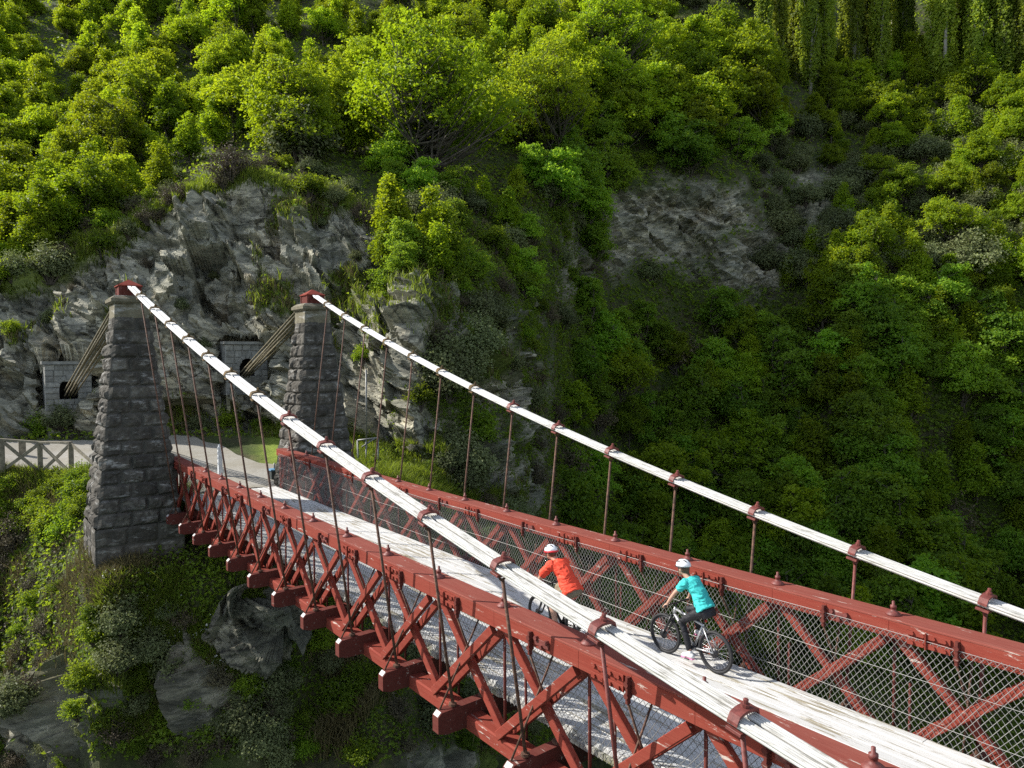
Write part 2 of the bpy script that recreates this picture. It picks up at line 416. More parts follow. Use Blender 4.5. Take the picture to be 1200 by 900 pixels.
    def mesh(s, name, mats, origin=(0, 0, 0), smooth=False, scale=1.):
        me = bpy.data.meshes.new(name)
        V = (np.array(s.v)-np.array(origin))*scale
        me.from_pydata(V.tolist(), [], s.f)
        for m in (mats if isinstance(mats, (list, tuple)) else [mats]): me.materials.append(MAT[m])
        me.polygons.foreach_set('material_index', s.m); me.polygons.foreach_set('use_smooth', [smooth]*len(s.f))
        a = me.attributes.new('tint', 'FLOAT', 'FACE'); a.data.foreach_set('value', s.t)
        if s.useal:
            a = me.attributes.new('along', 'FLOAT', 'POINT'); a.data.foreach_set('value', s.al)
        me.update(); return me
    def build(s, name, mats, parent=None, smooth=False, scale=S):
        """vertices are in panels (world); parent must be an unrotated empty or one mesh of it"""
        org = np.zeros(3)
        if parent is not None:
            q = parent
            while q is not None: org += np.array(q.location)/scale; q = q.parent
        o = link(name, s.mesh(name, mats, org, smooth, scale), parent)
        return o

# ------------------------------------------------------------------ terrain: profiles of the river bank, fanned in plan
PROF = {
 -1500: [(2600, 8), (1300, 16), (1000, 20), (800, 24), (700, 30), (600, 34), (520, 40), (430, 50), (380, 62), (330, 80), (270, 105), (230, 140)],
 -700: [(2200, 8), (1050, 15.5), (800, 18.5), (590, 24), (545, 28), (480, 31), (410, 35), (330, 42), (250, 51), (150, 65), (60, 90), (20, 120)],
 -300: [(1800, 8.5), (930, 19.5), (760, 20.8), (558, 23), (518, 27), (440, 29), (372, 31.5), (290, 38), (210, 47), (110, 62), (30, 84), (0, 104)],
 -100: [(1750, 8.2), (910, 18.6), (745, 19.9), (553, 22.3), (516, 25.8), (430, 27.2), (350, 29.3), (265, 37.5), (168, 48), (52, 63), (-50, 90), (-90, 112)],
 0: [(1700, 8), (900, 18), (740, 19.4), (552, 21.8), (515, 25), (425, 26.5), (334, 28.6), (255, 36), (152, 47.5), (28, 64), (-85, 92), (-120, 112)],
 60: [(1700, 7.8), (900, 16.4), (700, 17.6), (556, 21.2), (514, 24.9), (405, 26.2), (316, 28.2), (238, 36), (142, 47.5), (15, 64), (-105, 92), (-140, 112)],
 110: [(1700, 7.6), (900, 14.6), (678, 15.45), (562, 19.6), (514, 24.8), (392, 26), (288, 28.4), (226, 36), (137, 47.5), (8, 64), (-120, 91), (-160, 112)],
 160: [(1700, 7.4), (900, 14.4), (674, 15.25), (585, 17.6), (511, 24.7), (388, 25.9), (262, 28.6), (212, 36), (132, 47.5), (3, 63), (-140, 88), (-190, 110)],
 200: [(1700, 7.3), (900, 14.2), (668, 15.2), (584, None, 0.19), (508, 24.6), (384, 25.8), (240, 28.8), (202, 36), (127, 47.5), (-2, 62), (-160, 84), (-220, 106)],
 250: [(1700, 7.1), (900, 13.7), (664, 15.1), (580, None, 0.19), (507, 24.5), (378, 25.7), (213, 29), (186, 36), (117, 47), (-8, 61), (-180, 80), (-260, 100)],
 300: [(1700, 6.9), (900, 13.3), (668, 15.2), (576, None, 0.19), (506, 24.3), (372, 25.4), (208, 28.8), (180, 35.5), (110, 45), (-8, 60), (-150, 79), (-215, 98)],
 340: [(1700, 6.8), (900, 13.4), (700, 15.4), (572, None, 0.14), (506, 23.9), (370, 25), (216, 28.4), (182, 35.5), (110, 45), (-6, 60), (-125, 79), (-180, 98)],
 400: [(1700, 6.6), (900, 13.4), (722, 15.4), (572, None, 0.05), (508, 23), (380, 24.6), (232, 27.8), (188, 35), (110, 45), (2, 59), (-95, 80), (-140, 100)],
 450: [(1700, 6.6), (900, 12.8), (735, 15.6), (590, None, -0.1), (522, 21.6), (405, 23.2), (270, 26.4), (205, 34), (110, 44), (8, 60), (-75, 82), (-110, 102)],
 490: [(1700, 7), (900, 13.6), (742, 16.4), (606, None, -0.4), (540, 21), (412, 22.4), (300, 25.2), (220, 33), (110, 44), (12, 60), (-62, 83), (-95, 103)],
 540: [(1700, 7.5), (900, 15.4), (750, 17.6), (640, 18.8), (566, 20.8), (440, 22.6), (320, 25.4), (232, 33), (110, 45), (14, 62), (-55, 84), (-85, 104)],
 590: [(1700, 8), (900, 17.4), (755, 19.4), (660, 20.6), (590, 21.8), (455, 24), (335, 27.2), (240, 35), (110, 47), (14, 64), (-50, 86), (-80, 106)],
 635: [(1700, 9), (900, 20.5), (760, 23), (670, 24.4), (600, 25.4), (465, 28), (340, 31.5), (240, 37.5), (112, 46.5), (14, 61), (-50, 84), (-80, 106)],
 680: [(1700, 10), (900, 25), (765, 28.5), (672, 30.8), (592, 33), (462, 36.5), (335, 40.5), (236, 43), (116, 49.5), (12, 63), (-60, 86), (-95, 108)],
 760: [(1700, 11.5), (900, 28.5), (772, 33), (676, 36), (580, 39), (455, 43), (325, 47), (215, 47.5), (120, 53), (8, 66), (-80, 88), (-120, 110)],
 850: [(1700, 12.5), (900, 29.5), (775, 34), (680, 37.2), (575, 40.5), (448, 45), (328, 48.5), (208, 49), (118, 55), (6, 68), (-95, 92), (-145, 114)],
 930: [(1700, 12.5), (900, 29.5), (780, 33.5), (688, 36.6), (575, 40.5), (445, 45.5), (325, 50.5), (215, 54.5), (112, 63), (2, 78), (-115, 102), (-180, 124)],
 1000: [(1700, 12), (900, 27.5), (782, 32.5), (692, 36.5), (575, 40.5), (442, 44), (328, 47.5), (226, 56.5), (108, 68.5), (0, 85), (-130, 110), (-200, 132)],
 1100: [(1700, 13), (900, 29.5), (784, 35.5), (700, 39.5), (575, 43.5), (440, 46.8), (336, 49.5), (226, 57.5), (106, 69), (-2, 85), (-130, 110), (-200, 134)],
 1200: [(1700, 14), (900, 31), (790, 38.5), (712, 43), (578, 47), (445, 49.5), (345, 51.5), (224, 58.5), (102, 69.5), (-4, 85), (-130, 112), (-200, 138)],
 1500: [(1700, 16), (900, 33), (795, 41.5), (715, 47), (580, 51.5), (445, 54.5), (345, 57), (224, 63.5), (100, 75), (-10, 92), (-130, 120), (-200, 150)],
 2100: [(1800, 9), (940, 18), (830, 22), (740, 25), (600, 29), (450, 34), (320, 39), (220, 46), (120, 57), (20, 74), (-150, 95), (-280, 118)],
 3000: [(2300, 8), (1050, 14), (880, 18), (770, 21), (620, 25), (470, 30), (370, 36), (290, 43), (210, 55), (130, 74), (20, 98), (-60, 125)],
}
us = np.array(sorted(PROF)); KN = 12
tv = np.zeros((KN, len(us))); tr_ = np.zeros((KN, len(us)))
for j, u in enumerate(us):
    for k, e in enumerate(PROF[u]):
        tv[k, j] = e[0]
        if e[1] is None:
            q = onz(u, e[0], e[2])-CAM; tr_[k, j] = math.hypot(q[0], q[1])
        else: tr_[k, j] = e[1]
GU = np.concatenate([np.arange(-1500, -120, 30), np.arange(-120, 690, 1.9), np.arange(690, 1270, 3.2), np.arange(1270, 3000, 30), [3000]])
segs = [16, 26, 46, 40, 110, 90, 34, 40, 44, 24, 12]
GS = np.concatenate([np.arange(n)/n+k for k, n in enumerate(segs)]+[[KN-1.]])
def along_u(T):      # smooth interpolation of the profile table across the columns
    out = np.zeros((KN, len(GU)))
    for k in range(KN):
        m = np.gradient(T[k], us); i = np.clip(np.searchsorted(us, GU)-1, 0, len(us)-2)
        h = us[i+1]-us[i]; t = (GU-us[i])/h
        m0 = m[i]*.7; m1 = m[i+1]*.7
        out[k] = (2*t**3-3*t**2+1)*T[k][i]+(t**3-2*t**2+t)*h*m0+(-2*t**3+3*t**2)*T[k][i+1]+(t**3-t**2)*h*m1
    return out
def down_s(T):
    out = np.zeros((len(GS), len(GU))); k = np.minimum(GS.astype(int), KN-2); t = (GS-k)[:, None]
    return T[k]*(1-t)+T[k+1]*t
GV = down_s(along_u(tv)); GR = down_s(along_u(tr_))
def blur_rows(A, n):
    for _ in range(n):
        B = A.copy(); B[1:-1] = (A[:-2]+2*A[1:-1]+A[2:])/4; A = B
    return A
GV = blur_rows(GV, 10); GR = blur_rows(GR, 10)
# recesses where the two anchor chambers are built into the cliff
def box_mask(u0, u1, v0, v1, e):
    U_ = np.broadcast_to(GU, GV.shape); f = lambda x, a, b: np.clip((x-a)/(b-a), 0, 1)
    return f(U_, u0-e, u0)*(1-f(U_, u1, u1+e))*f(GV, v0-e, v0)*(1-f(GV, v1, v1+e))
portal_m = np.maximum(box_mask(52, 112, 424, 474, 9), box_mask(263, 322, 402, 458, 9))
GR = GR+1.0*portal_m
D = _F[None, None]+_R[None, None]*((GU-600)/f_px)[None, :, None]-_U[None, None]*((GV-450)/f_px)[:, :, None]
G0 = (CAM[None, None]+D*(GR/np.hypot(D[..., 0], D[..., 1]))[..., None])*S          # metres
def normals(P):
    a = np.gradient(P, axis=0); b = np.gradient(P, axis=1); n = np.cross(b, a); n /= np.linalg.norm(n, axis=2, keepdims=True)+1e-9
    c = CAM*S-P; sg = np.sign((n*c).sum(2, keepdims=True)); sg[sg == 0] = 1
    return n*sg
NR = normals(G0)
NV, NU = GV.shape
UU = np.broadcast_to(GU, GV.shape)
def smooth01(x, a, b):
    t = np.clip((x-a)/(b-a), 0, 1); return t*t*(3-2*t)
# where bare rock shows, in the profile's own coordinates
SS = np.broadcast_to(GS[:, None], GV.shape)
flat = G0.reshape(-1, 3)
nz = (fbm(flat*.11, 5, 3)).reshape(GV.shape)
nz2 = (fbm(flat*.45, 4, 9)).reshape(GV.shape)
rock = np.zeros(GV.shape)
cl = smooth01(SS, 3.97, 4.12)*(1-smooth01(SS, 5.88, 6.04))
rock = np.maximum(rock, cl*(1-smooth01(UU, 440, 500)))
rock = np.maximum(rock, cl*smooth01(UU, 420, 470)*(1-smooth01(UU, 600, 660))*smooth01(nz+.9*nz2, -.22, .10)*.95)
def blob(u, v, a, b, rot, gain=1.):
    c, s_ = math.cos(rot), math.sin(rot); x = (UU-u)*c+(GV-v)*s_; y = -(UU-u)*s_+(GV-v)*c
    return gain*np.clip(1.6-np.sqrt((x/a)**2+(y/b)**2)*1.25+nz2*.9+nz*.5, 0, 1)
for q in ((800, 258, 100, 50, -.35), (733, 272, 40, 48, .3), (885, 305, 46, 50, .5), (958, 235, 30, 58, .25, .75), (60, 850, 62, 60, .2), (130, 800, 30, 40, 0, .6), (515, 895, 50, 22, .1, .8),
          (585, 575, 46, 46, 0), (470, 430, 46, 80, 0), (680, 300, 26, 60, .2, .7)):
    rock = np.maximum(rock, blob(*q))
pale = np.maximum(blob(468, 420, 40, 90, 0), blob(490, 510, 44, 40, 0))  # only bares the rock here; the face looks pale from the sun
moss = smooth01(nz*1.0+nz2*.7+NR[..., 2]*.55, .30, .62)*(SS < 5.9)
rockm = np.maximum(np.clip(rock-moss*.95*(rock > .3), 0, 1), pale*.95); rock = np.maximum(rock, pale)
lip = smooth01(SS, 5.86, 5.98)*(1-smooth01(SS, 6.02, 6.25))*(1-smooth01(UU, 430, 520))
grassy = np.clip(lip+moss*(rock > .3)*.35+smooth01(SS, 2.75, 2.95)*(1-smooth01(SS, 3.1, 3.3))*(UU < 230)*.9+(SS > 3.0)*(SS < 4.05)*smooth01(UU, 285, 330)*(1-smooth01(UU, 560, 640)), 0, 1)
road_m = smooth01(SS, 3.0, 3.05)*(1-smooth01(SS, 3.86, 3.95))*(1-smooth01(UU, 335, 350))
# relief: lumpy ground, broken slabs of schist
A_ = .35
rotm = np.array(Matrix.Rotation(-.62, 3, 'Y') @ Matrix.Rotation(.35, 3, 'X'))
Pl = flat@rotm.T
f1 = facets(Pl*np.array([.16, .16, .42]), 11, 1.25).reshape(GV.shape)
f2 = facets(Pl*np.array([.42, .42, 1.15]), 21, 1.1).reshape(GV.shape)
f3 = facets(Pl*np.array([1.1, 1.1, 3.2]), 31, 1.0).reshape(GV.shape)
dist = np.clip(GR/26, .6, 2.2)
keep = (1-road_m)*(1-portal_m)
disp = keep*((1-rock)*(nz*1.1+nz2*.35)+rock*(f1*3.4+f2*1.9+f3*.85+nz*.8))
near_abut = smooth01(SS, 1.4, 1.9)*(1-smooth01(SS, 3.1, 3.4))*smooth01(UU, 20, 110)*(1-smooth01(UU, 430, 500))
disp = disp*(1-.55*near_abut)
# buttress right of the far tower, shaped so its left flank catches the sun
but = smooth01(UU, 425, 486)*(1-smooth01(UU, 488, 503))*smooth01(SS, 4.02, 4.25)*(1-smooth01(SS, 5.5, 5.9))
but2 = smooth01(UU, 448, 512)*(1-smooth01(UU, 514, 530))*smooth01(SS, 3.9, 4.05)*(1-smooth01(SS, 4.35, 4.6))
disp = disp+(3.4*but+3.0*but2)*(1+.25*f2)
G = G0+NR*disp[..., None]*A_*2.4/2
# nothing of the bank may rise through the bridge
xb, yb = G[..., 0]/S, G[..., 1]/S
lim = np.where((xb > .15) & (np.abs(yb) < 2.2), -.55-.35*np.clip(xb-.3, 0, 3), 1e9)*S
G[..., 2] = np.minimum(G[..., 2], lim)
# approach: the ground between the towers meets the end of the deck
NG = normals(G)
idx = np.arange(NV*NU).reshape(NV, NU)
quads = np.stack([idx[:-1, :-1], idx[:-1, 1:], idx[1:, 1:], idx[1:, :-1]], -1).reshape(-1, 4)
me = np_mesh('hillside', G.reshape(-1, 3), quads, 'hillside', {'rock': ('POINT', rockm.ravel()), 'grassy': ('POINT', grassy.ravel())}, smooth=False)
terrain = tag(link('hillside', me), kind='structure')
def ti(u, v):
    j = int(np.clip(np.searchsorted(GU, u), 0, NU-1)); col = GV[:, j]; i = int(np.argmin(np.abs(col-v))); return i, j
def T(u, v):
    i, j = ti(u, v); return G[i, j].copy()
# far ground, so the valley does not end in the void
def sheet(name, pts, quads_, mat, kind='structure'):
    return tag(link(name, np_mesh(name, np.array(pts, float), np.array(quads_), mat)), kind=kind)
wz = -46.
sheet('river', [(-200, -400, wz), (900, -400, wz), (900, 900, wz), (-200, 900, wz)], [(0, 1, 2, 3)], 'river_water')
# gravel road on the terrace
ju = np.where((GU >= -118) & (GU <= 334))[0]
nr = 40; RP = np.zeros((nr, len(ju), 3))
for q, j in enumerate(ju):
    e_ = 3.93-.50*float(smooth01(GU[j], 215, 325))+.05*float(fbm(np.array([[GU[j]*.05, 0, 0]]), 3, 77)[0])
    s0 = 3.02+.04*float(fbm(np.array([[GU[j]*.06, 9, 0]]), 3, 78)[0])
    sv = np.linspace(s0, e_, nr); fi = np.interp(sv, GS, np.arange(NV))
    i0 = np.minimum(fi.astype(int), NV-2); t_ = (fi-i0)[:, None]; RP[:, q] = G[i0, j]*(1-t_)+G[i0+1, j]*t_
RP[..., 2] += .06
ii = np.arange(nr*len(ju)).reshape(nr, len(ju))
rq = np.stack([ii[:-1, :-1], ii[:-1, 1:], ii[1:, 1:], ii[1:, :-1]], -1).reshape(-1, 4)
link('road', np_mesh('road', RP.reshape(-1, 3), rq, 'gravel', smooth=True)); tag(bpy.data.objects['road'], kind='structure')

# ------------------------------------------------------------------ bridge
def zc(x): t = x/20; return 1.139-.2228*t+.2438*t*t-.03
def yk(x): t = x/20; return 1.8735-.861*t+.3795*t*t
def zk(x): t = x/20; return 4.6192-6.482*t+2.4234*t*t
X1 = 17.55
NODES = [i+.479 for i in range(0, 17)]
BEAMS = list(range(1, 18))
YT = 1.116
def truss(s, label):
    root = empty('lattice_truss', (0, s*YT*S, 0), label, 'bridge truss', 'side trusses of the bridge')
    xs = [-.02]+[x for x in np.arange(.5, X1, .5)]+[X1]
    # chord: two planks with a board on top
    mb = MB()
    for a, b in zip(xs[:-1], xs[1:]):
        za, zb = zc(a), zc(b); g = .0015
        for o in (-.058, .058):
            mb.bar((a+g, s*YT+o, za-.080), (b-g, s*YT+o, zb-.080), .104, .126, bev=.004)
        mb.bar((a, s*YT, za-.009), (b, s*YT, zb-.009), .224, .018, bev=.004, mi=1)
    chord = mb.build('top_chord', ['red_timber', 'red_timber_top'], root)
    mb = MB()
    for i, x in enumerate(BEAMS): pass
    mb.bar((.0, s*YT, -.035), (X1, s*YT, -.035), .16, .13, bev=.012)
    mb.build('bottom_chord', 'red_timber', root)
    for i, x in enumerate(NODES):
        zt = zc(x)
        b = MB(); b.lathe((x, s*YT, zt), [(.056, 0), (.054, .011), (.034, .026), (.021, .034), (.019, .050), (.023, .052), (.023, .072), (.011, .075), (.011, .104), (.004, .107)], 14)
        b.build('chord_bolt', 'red_iron', chord, True)
        r = MB(); r.tube([(x+.012, s*YT, zt-.16), (x+.012, s*YT, .03)], .012, 8); r.build('tie_rod', 'dark_red_timber', root, True)
        if i+1 < len(NODES):
            x2 = NODES[i+1]
            d = MB(); d.bar((x+.05, s*YT, zt-.175), (x2-.035, s*YT, .055), .056, .074, up=(1, 0, .5)); d.build('diagonal_brace', 'red_timber', root)
            for o in (-.082, .082):
                d = MB(); d.bar((x+.03, s*YT+o, .045), (x2-.03, s*YT+o, zc(x2)-.175), .046, .072, up=(1, 0, -.5)); d.build('diagonal_brace', 'red_timber', root)
        else:
            pass
    # end frame by the tower
    d = MB(); d.bar((.06, s*YT, .0), (.06, s*YT, zc(0)-.16), .12, .10, up=(1, 0, 0)); d.build('end_post', 'red_timber', root)
    for o in (-.06, .06):
        d = MB(); d.bar((.1, s*YT+o, .05), (.45, s*YT+o, zc(.4)-.17), .05, .09, up=(1, 0, -.3)); d.build('diagonal_brace', 'red_timber', root)
    # mid-panel eye brackets with the crossed lateral stays, and bolted splice plates
    for i, x in enumerate(BEAMS):
        z = zc(x)
        for yy in (s*(YT+.128), s*(YT-.128)):
            b = MB()
            b.bar((x-.015, yy, z-.20), (x-.015, yy, z-.03), .03, .022, up=(1, 0, 0))
            b.lathe((x-.015, yy, z-.075), [(.02, -.022), (.02, .022)], 6, axis=(0, 1, 0)); b.lathe((x-.015, yy, z-.15), [(.02, -.022), (.02, .022)], 6, axis=(0, 1, 0)); b.build('eye_bracket', 'dark_red_timber', chord)
        
        b = MB(); b.tube([(x-.015, s*(YT+.128), z-.20), (x+.02, s*1.0, .17)], .0085, 6); b.build('stay_rod', 'rust_iron', root, True)
        b = MB(); b.tube([(x-.015, s*(YT-.128), z-.20), (x-.02, s*1.42, .12)], .0085, 6); b.build('stay_rod', 'rust_iron', root, True)
        if i % 2 == (0 if s < 0 else 1) or i in (9, 10):
            xa = x-.36
            for yy in (s*(YT+.120), s*(YT-.120)):
                p = MB(); p.bar((xa+.135, yy, zc(xa)-.03), (xa+.135, yy, zc(xa)-.15), .04, .008, up=(1, 0, 0), bev=.001)
                for zz in (-.055, -.125):
                    p.bar((xa, yy, zc(xa)+zz), (xa+.30, yy, zc(xa+.3)+zz), .012, .042, bev=.002)
                    for q in range(4): p.lathe((xa+.04+q*.075, yy, zc(xa)+zz), [(.014, -.02), (.014, .02), (.006, .022)] if yy*s > YT*1 else [(.014, -.02), (.014, .02)], 6, axis=(0, 1, 0))
                p.build('splice_plate', 'red_timber', chord)
        else:
            for yy in (s*(YT+.118), s*(YT-.118)):
                p = MB(); p.bar((x+.03, yy, z-.085), (x+.19, yy, z-.085), .006, .05, bev=.001)
                for q in range(3): p.lathe((x+.05+q*.06, yy, z-.06-.05*(q % 2)), [(.018, -.018), (.018, .018)], 6, axis=(0, 1, 0))
                p.build('bolt_plate', 'red_iron', chord)
    # chain-link screen on the inner side
    YM = s*.996; z0, z1 = .21, .97
    pitch = .049; m = MB(); wr = .0021
    def wavy(a, b, n):
        pts = []
        for k in range(n+1):
            t = k/n; p = np.array(a)*(1-t)+np.array(b)*t; p[1] += (.007 if k % 2 else -.007)*1.0; pts.append(p)
        return pts
    H = z1-z0; sl = .78                         # run per rise
    x = -H*sl
    sag = lambda xx: zc(min(max(xx, 0), X1))-zc(8)
    while x < X1:
        for sg in (1, -1):
            a = [x if sg > 0 else x+H*sl, YM, z0]; b = [x+H*sl if sg > 0 else x, YM, z1]
            # clip at both ends
            def cl_(a, b):
                a = np.array(a); b = np.array(b)
                if a[0] > b[0]: a, b = b, a
                if b[0] < .15 or a[0] > X1: return None
                if a[0] < .15: a = a+(b-a)*((.15-a[0])/(b[0]-a[0]))
                if b[0] > X1: b = b-(b-a)*((b[0]-X1)/(b[0]-a[0]))
                return a, b
            q = cl_(a, b)
            if q is not None and abs(q[0][0]-q[1][0]) > .02:
                pts = wavy(q[0], q[1], 6)
                for p in pts: p[2] += sag(p[0])*(p[2]-z0)/H; p[0] += .006*math.sin(p[2]*37+p[0]*5.1)
                m.tube(pts, wr, 4, False)
        x += pitch
    for zz in (.40, .68, .968):
        pts = [(xx, YM-s*.012, zz+sag(xx)*(zz-z0)/H+.006*math.sin(xx*2.3+zz*9)) for xx in np.arange(.15, X1, .25)]
        m.tube(pts, wr*.95, 4, False)
    mesh = m.build('wire_screen', 'wire', root)
    for i, x in enumerate(np.arange(.15, X1, 1.0)):
        p = MB(); p.tube([(x+.5, s*1.02, .0), (x+.5, s*1.03, .62)], .011, 6); p.build('screen_post', 'dark_red_timber', root, True)
    return root
truss(-1, 'red lattice truss on the near side, its sunlit outer face toward the viewer')
truss(1, 'red lattice truss on the far side, behind the wire screen and the cyclists')

# deck
deck = empty('bridge_deck', (8*S, 0, .2*S), 'weathered white plank bridge deck with long running boards carrying two cyclists', 'bridge deck')
mb = MB(); x = .0; k = 0
while x < X1:
    w = .105+.02*rng.random()
    mb.box((x+w/2, .02*(rng.random()-.5), .205+.006*rng.random()), (w-.008, 2*(.945+.04*rng.random()), .05), t=rng.random(), bev=.006); x += w
mb.build('cross_planks', 'plank_wood', deck)
mb = MB(); y = -.955
while y < .97:
    w = .098+.03*rng.random(); w = min(w, .984-y); x = -.02-.3*rng.random()
    if w < .03: break
    while x < X1:
        L = 2.2+1.4*rng.random(); xe = min(x+L, X1+.02)
        mb.bar((max(x, -.03)+.0, y+w/2, .252+.004*rng.random()), (xe-.004, y+w/2, .252+.004*rng.random()), w-.007, .044, bev=.005, t=rng.random()); x = xe
    y += w
mb.build('running_boards', 'white_boards', deck)
for y in (-.8, -.28, .28, .8):
    mb = MB(); mb.bar((-.1, y, .155), (X1, y, .155), .09, .045); mb.build('stringer', 'dark_red_timber', deck)
for x in BEAMS:
    for s in (1,):
        mb = MB(); w = .092; L = 1.475
        prof = [(-L, -.05), (-L, .085), (-L+.035, .118), (-1.05, .132), (1.05, .132), (L-.035, .118), (L, .085), (L, -.05), (L-.08, -.075), (-L+.08, -.075)]
        n = len(prof)
        vs = [(x-w/2, y, z) for y, z in prof]+[(x+w/2, y, z) for y, z in prof]
        mb.add(vs, [(i, (i+1) % n, n+(i+1) % n, n+i)[::-1] for i in range(n)]+[tuple(range(n)), tuple(range(2*n-1, n-1, -1))])
        bm = mb.build('cross_beam', 'dark_red_timber', deck)
        for e in (-1, 1):
            c = MB(); a0, a1 = np.array([x, e*(L+.004), .083]), np.array([x, e*(L-.034), .121])
            c.bar((x, e*(L-.002), .088), (x, e*(L-.035), .121), w*.8, .006, up=(0, e*.7, .7), bev=.001)
            c.build('end_cap', 'white_end', bm)
            c = MB(); c.lathe((x, e*1.305, .13), [(.035, 0), (.035, .02), (.015, .022), (.015, .05)], 8)
            c.build('beam_bolt', 'rust_iron', bm)
            c = MB(); c.lathe((x, e*1.0, .13), [(.04, 0), (.04, .02), (.018, .024), (.018, .055)], 8); c.build('beam_bolt', 'rust_iron', bm)

# cables
def cable(s, label):
    root = empty('suspension_cable', (0, s*1.8735*S, 4.6*S), label, 'bridge cable', 'main cables of the bridge')
    xs = np.concatenate([np.arange(.12, X1, .25), [X1]])
    offs = [(-.064+.0183*i-(.010 if i < 4 else -.010), 0.) for i in range(8)]
    offs += [(-.064+.0183*i-(.008 if i < 4 else -.008), -.019) for i in range(8)]
    offs += [(-.0362+.0145*i, -.037) for i in range(6)]
    for oy, oz in offs:
        pts = []; al = []
        for x in xs:
            k = min(1, .30+x/5)               # the bundle closes up where it enters the saddle
            pts.append((x, s*yk(x)+oy*(.8+.2*min(1, x/2.2)), zk(x)+oz-.03)); al.append(smooth01(x, 1.0, 12.))
        mb = MB(); mb.tube(pts, .0099, 7, True, along=al); mb.build('rope', 'rope_white', root, True)
    for i, x in enumerate(range(1, 18)):
        y = s*yk(x); z = zk(x); sl = (zk(x+.05)-zk(x-.05))/.1; dx = 1/math.hypot(1, sl); dz = sl*dx
        nx, nz_ = -dz, dx                     # across the cable, upward
        mat = 'moss_rust' if x < 8 else 'red_iron'
        hw = .092; mb = MB(); pr = []
        for q in range(13):
            t = -1+2*q/12; yy = hw*t; hh = -.012+.024*(1-abs(t)**2.2)
            if abs(t) > .93: hh = -.040
            pr.append((yy, hh))
        ln = .031
        vs = []
        for e in (-1, 1):
            for dh in (0, .018):
                for yy, hh in pr:
                    vs.append((x+dx*ln*e+nx*(hh+dh), y+yy, z-.005+dz*ln*e+nz_*(hh+dh)))
        n = 13; fs = []
        for q in range(n-1):
            fs += [(q, q+1, 2*n+q+1, 2*n+q), (n+q, 3*n+q, 3*n+q+1, n+q+1), (q, n+q, n+q+1, q+1), (2*n+q, 2*n+q+1, 3*n+q+1, 3*n+q)]
        fs += [(0, 2*n, 3*n, n), (n-1, 2*n-1, 4*n-1, 3*n-1)]
        mb.add(vs, fs)
        mb.bar((x-dx*.045-nx*.088, y, z-dz*.045-nz_*.088), (x+dx*.045-nx*.088, y, z+dz*.045-nz_*.088), hw*1.6, .018, up=(nx, 0, nz_))
        cl_ = mb.build('cable_clamp', mat, root)
        b = MB(); b.lathe((x+nx*.024, y, z+nz_*.024), [(.022, 0), (.022, .018), (.014, .02), (.014, .042), (.008, .046)], 8, axis=(nx, 0, nz_))
        b.build('clamp_bolt', mat, cl_)
        h = MB(); top = np.array([x-nx*.095, y, z-nz_*.095]); bot = np.array([x, s*1.305, .15]); d = (bot-top)/np.linalg.norm(bot-top)
        h.ring(top+d*.02, .026, .010, (1, 0, 0), 12, 6)
        h.tube([top+d*.045, bot], .0135, 8)
        h.build('hanger_rod', 'rust_iron' if x < 13 else 'red_iron', root, True)
    # backstays running down to the anchor chamber
    a = np.array([-.25, s*1.87, 4.26]); P = onx(78, 466, -9.6) if s < 0 else onx(283, 443, -8.4)
    d = P-a; side = np.cross(d, (0, 0, 1)); side /= np.linalg.norm(side); upv = np.cross(side, d); upv /= np.linalg.norm(upv)
    for i, (o, h) in enumerate([(-.11, .04), (-.04, .04), (.04, .04), (.11, .04), (-.11, -.04), (-.04, -.04), (.04, -.04), (.11, -.04)]):
        sep = .55 if s < 0 else .45
        pts = [a+d*t+side*o*(1.5 if abs(o) > .1 else 1.15)*(1-.3*t)+upv*h*(1+2.0*sep*(t if i < 4 else t)) for t in (0, .25, .5, .75, 1.02)]
        mb = MB(); mb.tube(pts, .022, 7); mb.build('backstay_rope', 'rope_raw', root, True)
    return root
cable(-1, 'white rope bundle with red clamps crossing in front of the deck, nearest the viewer')
cable(1, 'thinner looking white rope bundle hung beyond the far truss, from the rear stone tower')

